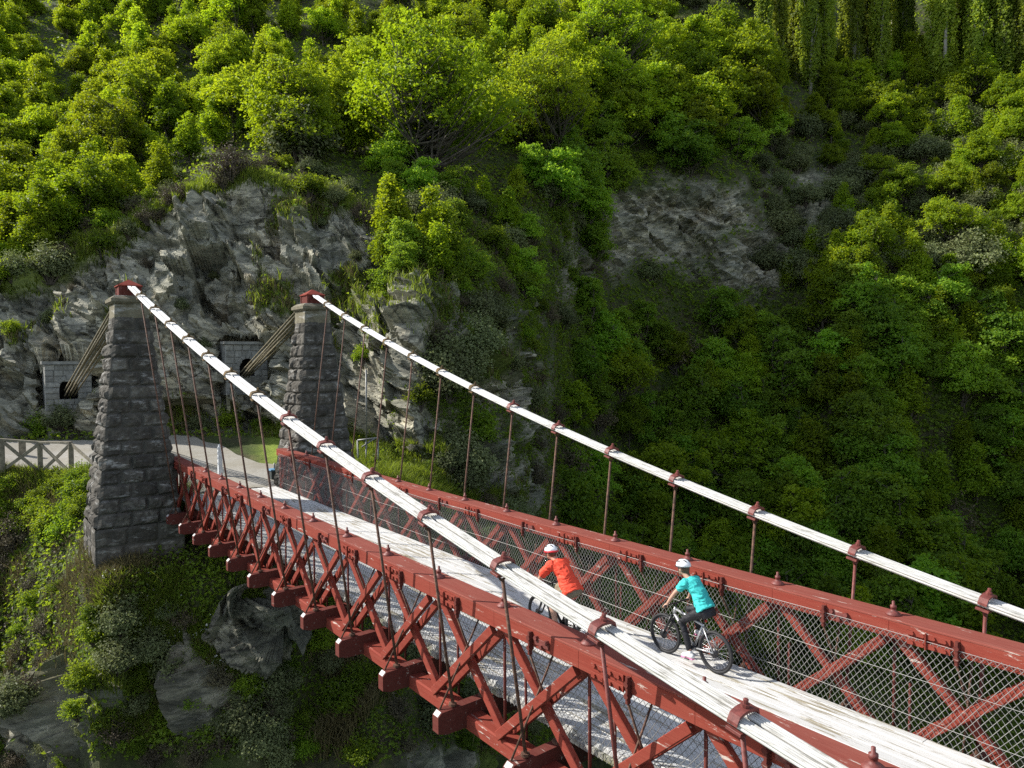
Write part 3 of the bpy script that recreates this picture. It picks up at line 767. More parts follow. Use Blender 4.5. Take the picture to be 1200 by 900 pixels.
# stone towers
def tower(s, label):
    root = empty('stone_tower', (0, s*1.88*S, -1.5*S), label, 'stone tower', 'stone towers of the bridge')
    cy = s*1.88
    hw = lambda z: .295+(3.93-z)*.112
    V = []; Fc = []; tint = []; joint = []
    Hn = []; Hb = []
    def block(c00, c10, c11, c01, n, bulge, seed, t, nx_, nz_):
        """rock-faced stone: corners, outward normal"""
        b = len(V); c00, c10, c11, c01, n = map(lambda q: np.array(q, float), (c00, c10, c11, c01, n))
        lift = .75+.5*rng.random()
        for j in range(nz_+1):
            for i in range(nx_+1):
                a, c = i/nx_, j/nz_
                p = c00*(1-a)*(1-c)+c10*a*(1-c)+c11*a*c+c01*(1-a)*c
                ed = i in (0, nx_) or j in (0, nz_)
                da, dc = min(a, 1-a)*np.linalg.norm(c10-c00), min(c, 1-c)*np.linalg.norm(c01-c00)
                e = min(1, min(da, dc)/.055)**.6
                V.append(p*S); joint.append(1. if ed else 0.); Hn.append(n*S); Hb.append(-.010 if ed else bulge*e*lift)
        for j in range(nz_):
            for i in range(nx_):
                q = b+j*(nx_+1)+i; Fc.append((q, q+1, q+nx_+2, q+nx_+1)); tint.append(t)
    zs = [-1.75, -1.42, -1.08, -.74, -.40, -.06]; n0 = len(zs)
    k = 15
    zs += [-.06+(3.93+.06)*(i/k) for i in range(1, k+1)]
    for ci in range(len(zs)-1):
        z0, z1 = zs[ci], zs[ci+1]
        base = ci < n0-1
        h0, h1 = (.775, .775) if base else (hw(z0), hw(z1))
        smoothc = z0 > 3.5
        bul = .022 if base else (.035 if smoothc else (.075 if fi in (1, 3) else .055))
        for fi in range(4):
            ang = fi*math.pi/2; nx, ny = math.cos(ang), math.sin(ang); tx, ty = -ny, nx
            nb = 2 if h0 < .42 else (3 if h0 > .5 else 2)
            if base: nb = 3
            off_ = rng.random()*.5-.25
            cuts = [-1]+sorted([-1+2*(i+((.22 if ci % 2 else -.22) if not base else .3*(rng.random()-.5)))/nb for i in range(1, nb)])+[1]
            for a, c in zip(cuts[:-1], cuts[1:]):
                p = lambda u, h, z: (nx*h+tx*u*h, cy+ny*h+ty*u*h, z)
                block(p(a, h0, z0), p(c, h0, z0), p(c, h1, z1), p(a, h1, z1), (nx, ny, 0), bul, 0, .35+.65*rng.random(), max(4, int((c-a)*h0/.055)), 6)
    V = np.array(V); hb = np.array(Hb); rough = .62+.85*fbm(V*3.1, 4, 201)+.35*facets(V*2.3, 211, 1.)
    V = V+np.array(Hn)*np.where(hb > 0, hb*np.clip(rough, .12, 1.6), hb)[:, None]
    V_ = V-np.array(root.location)
    me = np_mesh('masonry', V_, np.array(Fc), 'tower_stone', {'tint': ('FACE', tint), 'joint': ('POINT', joint)}, smooth=False)
    link('masonry', me, root)
    def frust(mb, z0, z1, a0, a1):
        vs = [(sx*a0, cy+sy*a0, z0) for sx, sy in ((-1, -1), (1, -1), (1, 1), (-1, 1))]+[(sx*a1, cy+sy*a1, z1) for sx, sy in ((-1, -1), (1, -1), (1, 1), (-1, 1))]
        mb.add(vs, [(0, 1, 5, 4), (1, 2, 6, 5), (2, 3, 7, 6), (3, 0, 4, 7), (3, 2, 1, 0), (4, 5, 6, 7)], t=.8)
    mb = MB(); frust(mb, 3.90, 4.17, .305, .295); mb.build('neck', 'tan_stone', root)
    mb = MB(); frust(mb, 4.172, 4.205, .325, .355); frust(mb, 4.207, 4.265, .362, .362); frust(mb, 4.267, 4.335, .362, .27); mb.build('cornice', 'tan_stone', root)
    mb = MB(); frust(mb, 4.337, 4.52, .19, .19)
    for sx in (-1, 1):
        for sy in (-1, 1): mb.box((sx*.176, cy+sy*.176, 4.428), (.05, .05, .185), bev=.004)
    cap = mb.build('saddle_housing', 'dark_red_timber', root)
    mb = MB(); frust(mb, 4.522, 4.540, .218, .218); frust(mb, 4.542, 4.665, .218, .012); mb.build('pyramid_cap', 'red_timber', root)
    return root
tower(-1, 'tapering rough stone tower with red pyramid cap on the left, standing nearest the wooden fence')
tower(1, 'tapering rough stone tower farther back, rising behind the far red truss beside the rocky slope')

# anchor chambers in the cliff
def portal(x, corners, hole, label, mats, seed):
    (u0, v0), (u1, v1) = corners
    A = onx(u0, v1, x); B = onx(u1, v0, x); y0, y1 = A[1], B[1]; zb = min(A[2], onx(u1, v1, x)[2]); zt = B[2]
    h0, h1 = onx(*hole[0], x), onx(*hole[1], x); ya, yb = h0[1], h1[1]; za, zt2 = h0[2], h1[2]
    root = empty('anchor_chamber', (x*S, (y0+y1)/2*S, zb*S), label, 'stone anchor house', 'cable anchor chambers in the cliff')
    V = []; Fc = []; tint = []; joint = []
    def stone(ya_, yb_, za_, zb_, dep=.0):
        b = len(V); g = .008
        for i, (yy, zz, e) in enumerate(((ya_, za_, 1), (yb_, za_, 1), (yb_, zb_, 1), (ya_, zb_, 1), (ya_+g*2, za_+g*2, 0), (yb_-g*2, za_+g*2, 0), (yb_-g*2, zb_-g*2, 0), (ya_+g*2, zb_-g*2, 0))):
            V.append(np.array((x+(.0 if e else .028+.012*rng.random())+dep, yy, zz))*S); joint.append(1. if e else 0.)
        for q in ((4, 5, 6, 7), (0, 1, 5, 4), (1, 2, 6, 5), (2, 3, 7, 6), (3, 0, 4, 7)): Fc.append(tuple(b+i for i in q)); tint.append(.5+.5*rng.random())
    rows = 8; r = (yb-ya)/2; zsp = zt2-r
    for j in range(rows):
        z_0, z_1 = zb+(zt-zb)*j/rows, zb+(zt-zb)*(j+1)/rows
        # stop at the opening
        zm = (z_0+z_1)/2
        if zm < za or zm > zt2: spans = [(y0, y1)]
        else:
            half = r if zm < zsp else math.sqrt(max(0, r*r-(zm-zsp)**2)); c = (ya+yb)/2
            spans = [(y0, c-half), (c+half, y1)]
        for a, b in spans:
            n = max(1, round((b-a)/.26)); cuts = [a+(b-a)*(i+(.2*(rng.random()-.5) if 0 < i < n else 0))/n for i in range(n+1)]
            for p, q in zip(cuts[:-1], cuts[1:]): stone(p, q, z_0, z_1)
    me = np_mesh('masonry', np.array(V)-np.array(root.location), np.array(Fc), mats, {'tint': ('FACE', tint), 'joint': ('POINT', joint)})
    link('masonry', me, root)
    mb = MB(); mb.box((x-.10, (y0+y1)/2, zt+.05), (.42, y1-y0+.14, .09), t=.8); mb.build('capstone', mats, root)
    mb = MB()
    for yy in (y0+.03, y1-.03): mb.box((x-.36, yy, (zb+zt)/2), (.7, .05, zt-zb-.02), t=.7)
    mb.build('side_wall', mats, root)
    # dark chamber behind the arch
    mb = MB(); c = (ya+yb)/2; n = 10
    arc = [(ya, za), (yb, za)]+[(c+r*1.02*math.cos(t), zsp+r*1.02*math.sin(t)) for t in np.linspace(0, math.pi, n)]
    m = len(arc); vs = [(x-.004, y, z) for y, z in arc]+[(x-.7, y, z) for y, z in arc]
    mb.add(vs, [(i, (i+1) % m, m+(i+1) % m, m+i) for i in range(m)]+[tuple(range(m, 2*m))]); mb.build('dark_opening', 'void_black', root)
    # voussoirs
    mb = MB()
    for i in range(7):
        t0, t1 = math.pi*i/7+.03, math.pi*(i+1)/7-.03; ra, rb = r*1.0, r*1.0+.11
        vs = [(xx, c+rr*math.cos(t), zsp+rr*math.sin(t)) for xx in (x+.01, x+.05) for rr, t in ((ra, t0), (rb, t0), (rb, t1), (ra, t1))]
        mb.add(vs, [(4, 5, 6, 7), (0, 1, 5, 4), (1, 2, 6, 5), (2, 3, 7, 6), (3, 0, 4, 7)], t=.6+.4*rng.random())
    mb.build('arch_stone', mats, root)
    return root
portal(-8.9, ((53, 427), (107, 480)), ((70, 469), (91, 444)), 'pale grey stone chamber with a dark arch in the cliff left of the near tower', 'portal_stone', 1)
portal(-7.9, ((265, 404), (313, 462)), ((281, 443), (298, 420)), 'buff stone chamber with a dark arch in the cliff between the two towers', 'portal_stone', 2)

# ------------------------------------------------------------------ small things on the terrace
def on_terr(u, v): return T(u, v)/S
fz = empty('wooden_fence', tuple(T(60, 556)), 'low grey timber fence with crossed rails along the road edge, left of the near tower', 'fence')
fp = [at_r(-60, 550, 22.6), at_r(4, 551, 21.9), at_r(45, 553, 21.3), at_r(83.5, 557, 20.3)]
fp = [np.array(T(u, 556)/S)+np.array([.08, 0, 0]) for u in (-62, 3, 46, 83)]
FH = .78
for a, b in zip(fp[:-1], fp[1:]):
    mb = MB(); mb.bar(a+[0, 0, FH], b+[0, 0, FH], .10, .05); mb.build('top_rail', 'fence_wood', fz)
    for q in ((a+[.0, 0, .03], b+[.0, 0, FH-.03]), (a+[.025, 0, FH-.03], b+[.025, 0, .03])):
        mb = MB(); mb.bar(q[0], q[1], .03, .075); mb.build('cross_rail', 'fence_wood', fz)
for p in fp:
    mb = MB(); mb.bar(p+[.0, 0, -.25], p+[.0, 0, FH-.02], .11, .11, up=(1, 0, 0)); mb.build('post', 'fence_wood', fz)
# last bay turning in towards the tower
a = fp[-1]; b = a+np.array([1.9, .75, -.12])
for q in ((a+[0, 0, FH-.03], b+[0, 0, .02]), (a+[0, .03, .02], b+[0, .03, FH])):
    mb = MB(); mb.bar(q[0], q[1], .03, .075); mb.build('cross_rail', 'fence_wood', fz)
p = on_terr(25, 535)
pb = MB(); pb.bar(p+[0, 0, -.1], p+[0, 0, .42], .16, .10, up=(1, 0, 0)); tag(pb.build('timber_post', 'fence_wood'), 'short square timber post standing on the gravel just behind the fence', 'post')

# white marker post with grey base
P = onz(260, 557, .28); P[2] = .27
P = T(258, 560)/S
rt = empty('marker_post', tuple(P*S), 'slim white marker post beside the gravel road, behind the near truss', 'marker post')
mb = MB(); mb.bar(P+[0, 0, -.05], P+[0, 0, .74], .095, .095, up=(1, 0, 0)); mb.build('shaft', 'white_post', rt)
mb = MB(); mb.bar(P+[0, 0, .742], P+[0, 0, .80], .06, .06, up=(1, 0, 0)); mb.build('tip', 'white_post', rt)
# box with blue lid beside far tower
P = T(326, 562)/S; P = np.array([-.35, 1.04, P[2]])
P = np.array(onz(322, 561, .24)); P[2] = .2
rt = empty('litter_bin', tuple(P*S), 'small dark bin with a pale blue lid at the foot of the rear tower', 'bin')
mb = MB(); mb.box(P+[0, 0, .12], (.2, .22, .26)); mb.build('body', 'box_dark', rt)
mb = MB(); mb.box(P+[0, 0, .265], (.26, .28, .03)); mb.build('lid', 'box_blue', rt)
mb = MB(); mb.tube([P+[0, .0, .27], P+[0, 0, .42]], .02, 8); mb.build('handle', 'pipe_grey', rt, True)
# pipe rail on the grassy bank behind the far tower
pr_ = empty('pipe_railing', tuple(T(440, 545)), 'grey pipe handrail on the grassy bank right of the rear tower', 'railing')
q0 = T(424, 556)/S; q1 = T(442, 552)/S; q2 = T(420, 556)/S
A = at_r(419, 516, 19.6); B = at_r(443, 513, 19.6); Cc = at_r(446, 432, 20.2)
for nm, pts in (('top_pipe', [A, B]), ('brace_pipe', [at_r(424, 524, 19.6), at_r(440, 513, 19.6)]), ('upright', [A, at_r(420, 560, 19.6)]), ('upright', [at_r(429, 515, 19.6), at_r(429, 562, 19.6)]), ('upright', [B, at_r(443, 562, 19.6)]), ('tall_pole', [at_r(429, 433, 20.4), at_r(429.5, 515, 20.4)])):
    mb = MB(); mb.tube(pts, .022, 8); mb.build(nm, 'pipe_grey', pr_, True)

# ------------------------------------------------------------------ plants
def unit(a): return a/(np.linalg.norm(a, axis=-1, keepdims=True)+1e-9)
def leaves(C, Nn, size, asp, r):
    """one bent four-cornered leaf per centre"""
    n = len(C); t = unit(np.cross(Nn, r.normal(size=(n, 3)))); b = np.cross(Nn, t); s = size[:, None]
    droop = Nn*s*(.10+.12*r.random((n, 1)))
    V = np.stack([C-t*s*.5, C+b*s*asp*.5+droop, C+t*s*.5-droop*.6, C-b*s*asp*.5+droop], 1).reshape(-1, 3)
    return V, np.arange(4*n).reshape(n, 4)
def leaf_mesh(name, C, Nn, size, asp, tint, mat, r):
    V, Fq = leaves(C, Nn, size, asp, r)
    return np_mesh(name, V, Fq, mat, {'tint': ('FACE', tint)})
def branch_path(a, b, r, sag=.12, n=4, bend=.06):
    a = np.array(a, float); b = np.array(b, float); pts = []
    L = np.linalg.norm(b-a); w1 = r.normal(size=3)*L*bend
    for i in range(n+1):
        t = i/n; p = a*(1-t)+b*t; p[2] += -sag*L*math.sin(math.pi*t)*.5; p += w1*math.sin(math.pi*t); pts.append(p)
    return pts
def sycamore(seed, H, W, nclump=80, per=85, leaf=.36, mat='sycamore_leaf', low=.16, lean=.0, bark='bark', flat=.40, multi=1, lobes=None):
    r = np.random.default_rng(seed); mb = MB(); stems = []
    for k in range(multi):
        a = 2*math.pi*k/max(1, multi)+r.random(); sp = (W*.12 if multi > 1 else 0)
        top = np.array([lean+math.cos(a)*sp*1.8, math.sin(a)*sp*1.8, H*(.86-.1*r.random())])
        pts = branch_path((math.cos(a)*sp*.15, math.sin(a)*sp*.15, -.4), top, r, 0, 7)
        rad = H*.017/math.sqrt(multi); mb.tube(pts, [rad*(1-.85*i/7)+.012 for i in range(8)], 7); stems.append(pts)
    nl = lobes or 5; LB = []
    for k in range(nl):
        t = (k+.5)/nl; a = 2.4*k+r.random()*1.2+seed; z = H*(low+.16+(.66-low)*t+.06*r.normal()); rr = W*(.30-.12*t)*(.8+.45*r.random())
        off = W*.5*(1-.72*t)*(.45+.55*r.random())-rr*.35
        LB.append((np.array([math.cos(a)*off, math.sin(a)*off, z]), rr))
    LB.append((np.array([W*.06*r.normal(), W*.06*r.normal(), H*.82]), W*.15)); LB.append((np.array([0, 0, H*(low+.3)]), W*.20))
    if nl > 8: LB = [(c_*np.array([1.15, 1.15, 1]), q_*(.62+.3*r.random())) for c_, q_ in LB]
    wts = np.array([q[1]**2 for q in LB]); wts /= wts.sum(); cents = []; tries = 0
    while len(cents) < nclump and tries < nclump*25:
        tries += 1
        lc, lr = LB[int(r.choice(len(LB), p=wts))]; d = unit(r.normal(size=3)); d[2] = abs(d[2])*1.0-.35*r.random(); d = unit(d)
        c = lc+d*lr*(.5+.55*r.random()+(.45*r.random() if r.random() < .22 else 0))*np.array([1, 1, 1.2])
        if c[2] < H*low*.7: continue
        if all(np.linalg.norm((c-q)*[1, 1, 1.4]) > W*.078 for q in cents): cents.append(c)
    Cs = []; Ns = []; Sz = []; Tt = []
    for c in cents:
        st = stems[int(r.integers(len(stems)))]; zt = max(.1*H, c[2]-.55*math.hypot(c[0], c[1])-.05*H)
        k = min(range(len(st)), key=lambda i: abs(st[i][2]-zt)); path = branch_path(st[k], c, r, .15, 4)
        mb.tube(path, [H*.0058*(1-.8*i/4)+.008 for i in range(5)], 5, False)
        n = int(per*(.6+.8*r.random())); sg = .22+.012*W+.22*r.random()
        P = r.normal(size=(n, 3))*np.array([sg, sg, sg*flat]); out = unit(c*[1, 1, 0]+1e-6)
        P[:, 2] -= .35*np.hypot(P[:, 0], P[:, 1])**1.5/(sg**.5+1e-6)*.5
        nn = unit(np.array([0, 0, 1.])+out*.5+r.normal(size=(n, 3))*.62)
        ct = r.random()
        Cs.append(c+P); Ns.append(nn); Sz.append(leaf*(.6+.8*r.random(n))); Tt.append(np.clip(.15+.55*ct+.45*r.random(n), 0, 1))
    Cs, Ns, Sz, Tt = map(np.concatenate, (Cs, Ns, Sz, Tt))
    tr = mb.mesh('trunk', bark, scale=1., smooth=True)
    return tr, leaf_mesh('crown', Cs, Ns, Sz, .8, Tt, mat, r)
def poplar(seed, H, W, mat='poplar_leaf'):
    r = np.random.default_rng(seed); mb = MB(); Cs = []; Ns = []; Sz = []; Tt = []
    mb.tube(branch_path((0, 0, -.5), (r.normal()*.3, r.normal()*.3, H*.97), r, 0, 6, .008), [H*.014*(1-.85*i/6)+.02 for i in range(7)], 7)
    for k in range(64):
        t = .03+.93*r.random(); a = r.random()*6.283; R = W/2*(.35+.65*r.random())*min(1, 1.25-t*.85)*min(1, .45+t*3)
        z0 = t*H; L = H*(.10+.10*r.random()); base = np.array([0, 0, z0-.6]); tip = np.array([math.cos(a)*R, math.sin(a)*R, min(H, z0+L)])
        mb.tube(branch_path(base, tip, r, -.15, 3), [.07, .05, .035, .015], 5, False)
        n = 175; s = r.random(n); P = base+(tip-base)*s[:, None]+np.array([math.cos(a), math.sin(a), 0])*R*.35*np.sin(math.pi*s)[:, None]
        P = P+r.normal(size=(n, 3))*np.array([.28, .28, .55])
        Cs.append(P); Ns.append(unit(np.array([math.cos(a), math.sin(a), .4])+r.normal(size=(n, 3))*.6)); Sz.append(.36*(.6+.8*r.random(n))); Tt.append(np.clip(.2+.4*r.random()+.4*r.random(n), 0, 1))
    Cs, Ns, Sz, Tt = map(np.concatenate, (Cs, Ns, Sz, Tt))
    return mb.mesh('trunk', 'pale_bark', scale=1., smooth=True), leaf_mesh('crown', Cs, Ns, Sz, .8, Tt, mat, r)
def bush(seed, H, W, mat, leaf=.14, n=4200, spiky=.0, sparse=1., arch=0.):
    """many fine shoots from the ground, leaves along them"""
    r = np.random.default_rng(seed); mb = MB(); Cs = []; Ns = []; Sz = []; Tt = []
    ns = 46
    for k in range(ns):
        a = r.random()*6.283; q = r.random()**.6; ph = q*1.25
        L = .75+.35*r.random(); tip = np.array([math.cos(a)*math.sin(ph)*W/2, math.sin(a)*math.sin(ph)*W/2, H*math.cos(ph*.92)*(1+spiky*r.normal()*.25)])*L
        base = np.array([math.cos(a)*W*.05, math.sin(a)*W*.05, -.15])
        path = branch_path(base, tip, r, -.35-arch, 5)
        mb.tube(path, [.016*H*(1-.8*i/5)+.004 for i in range(6)], 4, False)
        m = int(n/ns); s = .3+.7*r.random(m)**.7; pa = np.array(path); i = np.minimum((s*5).astype(int), 4); f = (s*5-i)[:, None]
        P = pa[i]*(1-f)+pa[i+1]*f+r.normal(size=(m, 3))*np.array([W*.055, W*.055, H*.055])*(.5+s[:, None])
        Cs.append(P); Ns.append(unit(unit(P-np.array([0, 0, H*.2]))*.8+np.array([0, 0, .5])+r.normal(size=(m, 3))*.6)); Sz.append(leaf*(.6+.8*r.random(m)))
        Tt.append(np.clip(.1+.5*r.random()+.5*r.random(m), 0, 1))
    Cs, Ns, Sz, Tt = map(np.concatenate, (Cs, Ns, Sz, Tt))
    keepm = r.random(len(Cs)) < sparse
    return mb.mesh('stems', 'twig', scale=1.), leaf_mesh('foliage', Cs[keepm], Ns[keepm], Sz[keepm], .7, Tt[keepm], mat, r)

PRO = {
 'sycamore': [sycamore(100+i, 9, 7.2+.7*(i % 3), 104, 74, .32, flat=.6, lobes=4+i % 3) for i in range(7)],
 'young':    [sycamore(150+i, 8.4, 3.5+.4*(i % 3), 84, 58, .30, low=.04, flat=1.0, lobes=7) for i in range(6)],
 'big':      [sycamore(171, 15, 17.5, 250, 74, .33, low=.08, flat=.5, multi=5, lobes=13), sycamore(172, 12, 13, 200, 72, .32, low=.08, flat=.5, multi=3, lobes=10)],
 'gully':    [sycamore(200+i, 7.5, 7.2, 104, 72, .31, mat='gully_leaf', low=.04, flat=.5, multi=2, lobes=6) for i in range(5)],
 'poplar':   [poplar(300+i, 24, 3.3) for i in range(4)],
 'grey':     [bush(400+i, 2.6, 3.6, 'grey_shrub_leaf', .17, 5200) for i in range(3)],
 'briar':    [bush(420+i, 2.0, 2.8, 'briar_leaf', .15, 3600, spiky=.6, arch=.2) for i in range(4)],
 'dry':      [bush(440+i, 1.8, 2.6, 'dry_leaf', .10, 2600, spiky=.4, sparse=.8) for i in range(2)],
}
PARTN = {'sycamore': ('sycamore_tree', 'trunk', 'crown', 'tree'), 'young': ('young_tree', 'trunk', 'crown', 'tree'), 'big': ('sycamore_tree', 'trunk', 'crown', 'tree'),
         'gully': ('gully_tree', 'trunk', 'crown', 'tree'), 'poplar': ('poplar_tree', 'trunk', 'crown', 'tree'),
         'grey': ('grey_shrub', 'stems', 'foliage', 'shrub'), 'briar': ('briar_bush', 'stems', 'foliage', 'bush'), 'dry': ('dry_shrub', 'stems', 'foliage', 'shrub')}
placed = []
def plant(kind, u, v, scale, label, group=None, var=None, sink=.25, offs=None, tilt=0., sz=1.):
    p = T(u, v) if offs is None else np.array(offs)
    pr = PRO[kind]; tr, cr = pr[int(rng.integers(len(pr))) if var is None else var]
    nm, a, b, cat = PARTN[kind]
    if kind == 'young' and 'sapling' in label: nm = 'sapling'
    if kind == 'young' and 'slender shaded' in label: nm = 'slender_tree'
    e = empty(nm, (p[0], p[1], p[2]-sink), label, cat, group)
    e.rotation_euler = (tilt*rng.normal(), tilt*rng.normal(), rng.random()*6.283); e.scale = (scale, scale, scale*sz)
    link(a, tr, e); link(b, cr, e); placed.append((u, v)); return e
def scatter(kinds, n, ur, vr, sc, label, group, gap=18, mask=None, tilt=.04):
    got = []; tries = 0
    while len(got) < n and tries < n*40:
        tries += 1
        u = ur[0]+(ur[1]-ur[0])*rng.random(); v = vr[0]+(vr[1]-vr[0])*rng.random()
        if mask is not None and not mask(u, v): continue
        if any((u-a)**2+((v-b)*1.5)**2 < gap*gap for a, b in got): continue
        i, j = ti(u, v)
        if road_m[i, j] > .1: continue
        got.append((u, v)); k = kinds[int(rng.integers(len(kinds)))]
        plant(k, u, v, sc[0]+(sc[1]-sc[0])*rng.random(), label[k] if isinstance(label, dict) else label, group[k] if isinstance(group, dict) else group, tilt=tilt)
    return got
cliff_top = lambda u: float(np.interp(u, [-120, 0, 60, 110, 160, 200, 250, 300, 400, 450, 500, 640], [350, 334, 316, 288, 262, 240, 213, 208, 232, 270, 300, 340]))

# single trees that can be told apart
plant('big', 505, 212, .90, 'largest broad sycamore in the middle, its dark branches showing through sunlit leaves', var=0)
plant('big', 118, 205, .62, 'rounded sycamore standing clear of the forest edge above the left tower', var=1)
plant('big', 345, 190, .72, 'spreading sycamore on the cliff top left of the largest sycamore', var=1)
plant('big', 640, 190, .78, 'broad sycamore next to the right side of the largest sycamore', var=0)
plant('big', 735, 165, .80, 'tall sycamore above the bare rock slab of the gully', var=1)
plant('big', 545, 95, .72, 'dense dark green sycamore behind the largest sycamore', var=1)
plant('big', 715, 92, .85, 'pale soft crowned tree high in the middle of the hillside', var=0)
plant('dry', 268, 214, 1.5, 'bare brown thorny bush leaning on the cliff edge above the near tower', var=0)
plant('grey', 350, 196, 1.7, 'large rounded olive green bush on the cliff top above the rear tower', var=1)
plant('grey', 1140, 330, 2.0, 'pale rounded shrub at the lit edge of the slope near the right border', var=2)

# upper left forest, lit from behind the hill
G1 = 'sycamores of the sunlit forest on the upper left hill'
scatter(['sycamore', 'young', 'young', 'young'], 300, (-60, 640), (-60, 192), (.42, .8), {'sycamore': 'yellow green sycamore in the sunlit forest filling the upper left hillside', 'young': 'slender young tree in the sunlit forest filling the upper left hillside'},
        {'sycamore': G1, 'young': 'young trees of the sunlit forest on the upper left hill'}, 11, lambda u, v: v < cliff_top(u)-34)
scatter(['young', 'young', 'sycamore'], 62, (-50, 225), (188, 326), (.36, .62), {'sycamore': 'low bright sycamore on the slope just above the left cliff edge', 'young': 'small bright sapling on the slope just above the left cliff edge'},
        {'sycamore': 'low sycamores above the left cliff', 'young': 'saplings above the left cliff'}, 13, lambda u, v: v < cliff_top(u)-9)
scatter(['sycamore'], 20, (600, 900), (100, 190), (.8, 1.1), 'sunlit sycamore of the wooded band above the bare gully rock', 'sycamores above the gully rock', 24)
scatter(['sycamore', 'young', 'young'], 80, (780, 1260), (68, 175), (.55, .92), {'sycamore': 'green sycamore in the band below the tall poplars', 'young': 'slender young tree in the band below the tall poplars'},
        {'sycamore': 'sycamores below the poplars', 'young': 'young trees below the poplars'}, 18)
scatter(['sycamore', 'young'], 14, (560, 780), (10, 90), (.7, 1.0), {'sycamore': 'shaded sycamore at the top middle of the hillside', 'young': 'shaded sapling at the top middle of the hillside'},
        {'sycamore': 'shaded sycamores at the top middle', 'young': 'shaded saplings at the top middle'}, 26)
scatter(['poplar'], 46, (890, 1260), (10, 112), (.8, 1.1), 'tall narrow poplar with pale trunk in the row along the upper right', 'poplars along the upper right', 11, lambda u, v: v > 100-.22*(u-880) or v > 60, .015)
scatter(['grey'], 60, (735, 905), (-10, 70), (.6, 1.0), 'round low shrub dotting the open slope at the top', 'low shrubs on the open top slope', 11)
# right hand slopes
scatter(['sycamore', 'young', 'young'], 74, (925, 1260), (178, 352), (.42, .78), {'sycamore': 'yellow green sycamore on the lit slope at the right', 'young': 'bright sapling on the lit slope at the right'},
        {'sycamore': 'sycamores on the lit right slope', 'young': 'saplings on the lit right slope'}, 19, lambda u, v: u > 975 or v > 300 or v < 160)
scatter(['grey'], 84, (900, 1260), (135, 335), (.8, 1.5), 'grey green shrub between the trees of the lit right slope', 'grey shrubs on the lit right slope', 15)
scatter(['gully', 'gully', 'young'], 96, (930, 1280), (350, 800), (.62, 1.0), {'gully': 'dark green tree on the shaded steep bank at the right', 'young': 'slender shaded tree on the steep bank at the right'},
        {'gully': 'dark trees on the shaded right bank', 'young': 'slender trees on the shaded right bank'}, 26)
scatter(['gully', 'gully', 'sycamore'], 84, (655, 935), (325, 800), (.55, .95), {'gully': 'dark green tree growing in the shaded gully behind the far truss', 'sycamore': 'layered sycamore growing in the shaded gully behind the far truss'},
        {'gully': 'dark trees of the shaded gully', 'sycamore': 'sycamores of the shaded gully'}, 25, lambda u, v: not (u < 720 and v < 480 and u < 655+(480-v)*.3) and not (690 < u < 930 and v < 392))
scatter(['gully', 'briar', 'grey', 'dry'], 62, (640, 930), (160, 335), (.5, .95), {'gully': 'small dark tree around the bare rock slab of the gully', 'briar': 'dark bush around the bare rock slab of the gully', 'grey': 'grey shrub around the bare rock slab of the gully', 'dry': 'brown shrub around the bare rock slab of the gully'},
        {'gully': 'small trees around the gully rock', 'briar': 'bushes around the gully rock', 'grey': 'grey shrubs around the gully rock', 'dry': 'dry shrubs around the gully rock'}, 15, lambda u, v: not (((u-800)/105)**2+((v-268)/58)**2 < 1 or ((u-885)/50)**2+((v-310)/50)**2 < 1 or ((u-735)/36)**2+((v-272)/36)**2 < 1 or ((u-945)/35)**2+((v-235)/50)**2 < 1))
scatter(['dry'], 16, (660, 1230), (400, 700), (1.3, 2.3), 'bare brown twiggy shrub standing among the dark trees of the gully', 'bare shrubs among the gully trees', 40)
# the spur and the cliffs
scatter(['gully', 'young'], 22, (430, 640), (205, 345), (.32, .62), {'gully': 'small leafy tree on the overgrown shoulder right of the cliff', 'young': 'sapling on the overgrown shoulder right of the cliff'},
        {'gully': 'small trees on the overgrown shoulder', 'young': 'saplings on the overgrown shoulder'}, 26)
scatter(['briar', 'grey', 'dry'], 64, (425, 660), (250, 640), (.5, 1.05), {'briar': 'leafy green bush clinging to the dark spur behind the far cable', 'grey': 'grey shrub clinging to the dark spur behind the far cable', 'dry': 'brown dry shrub clinging to the dark spur behind the far cable'},
        {'briar': 'green bushes on the dark spur', 'grey': 'grey shrubs on the dark spur', 'dry': 'dry shrubs on the dark spur'}, 17, lambda u, v: not (u < 512 and v > 325))
scatter(['briar', 'dry', 'grey'], 34, (-40, 430), (196, 345), (.4, .9), {'briar': 'bright bush growing along the rim of the left cliff', 'grey': 'grey green shrub growing along the rim of the left cliff', 'dry': 'brown shrub growing along the rim of the left cliff'},
        {'briar': 'bushes on the cliff rim', 'grey': 'grey shrubs on the cliff rim', 'dry': 'dry shrubs on the cliff rim'}, 15, lambda u, v: cliff_top(u)-26 < v < cliff_top(u)+10)
scatter(['dry', 'grey'], 22, (-20, 420), (250, 470), (.22, .5), {'grey': 'small tuft of green growing from a crack of the cliff', 'dry': 'small dry tuft growing from a crack of the cliff'},
        {'grey': 'green tufts in the cliff', 'dry': 'dry tufts in the cliff'}, 26, lambda u, v: v > cliff_top(u)+15)
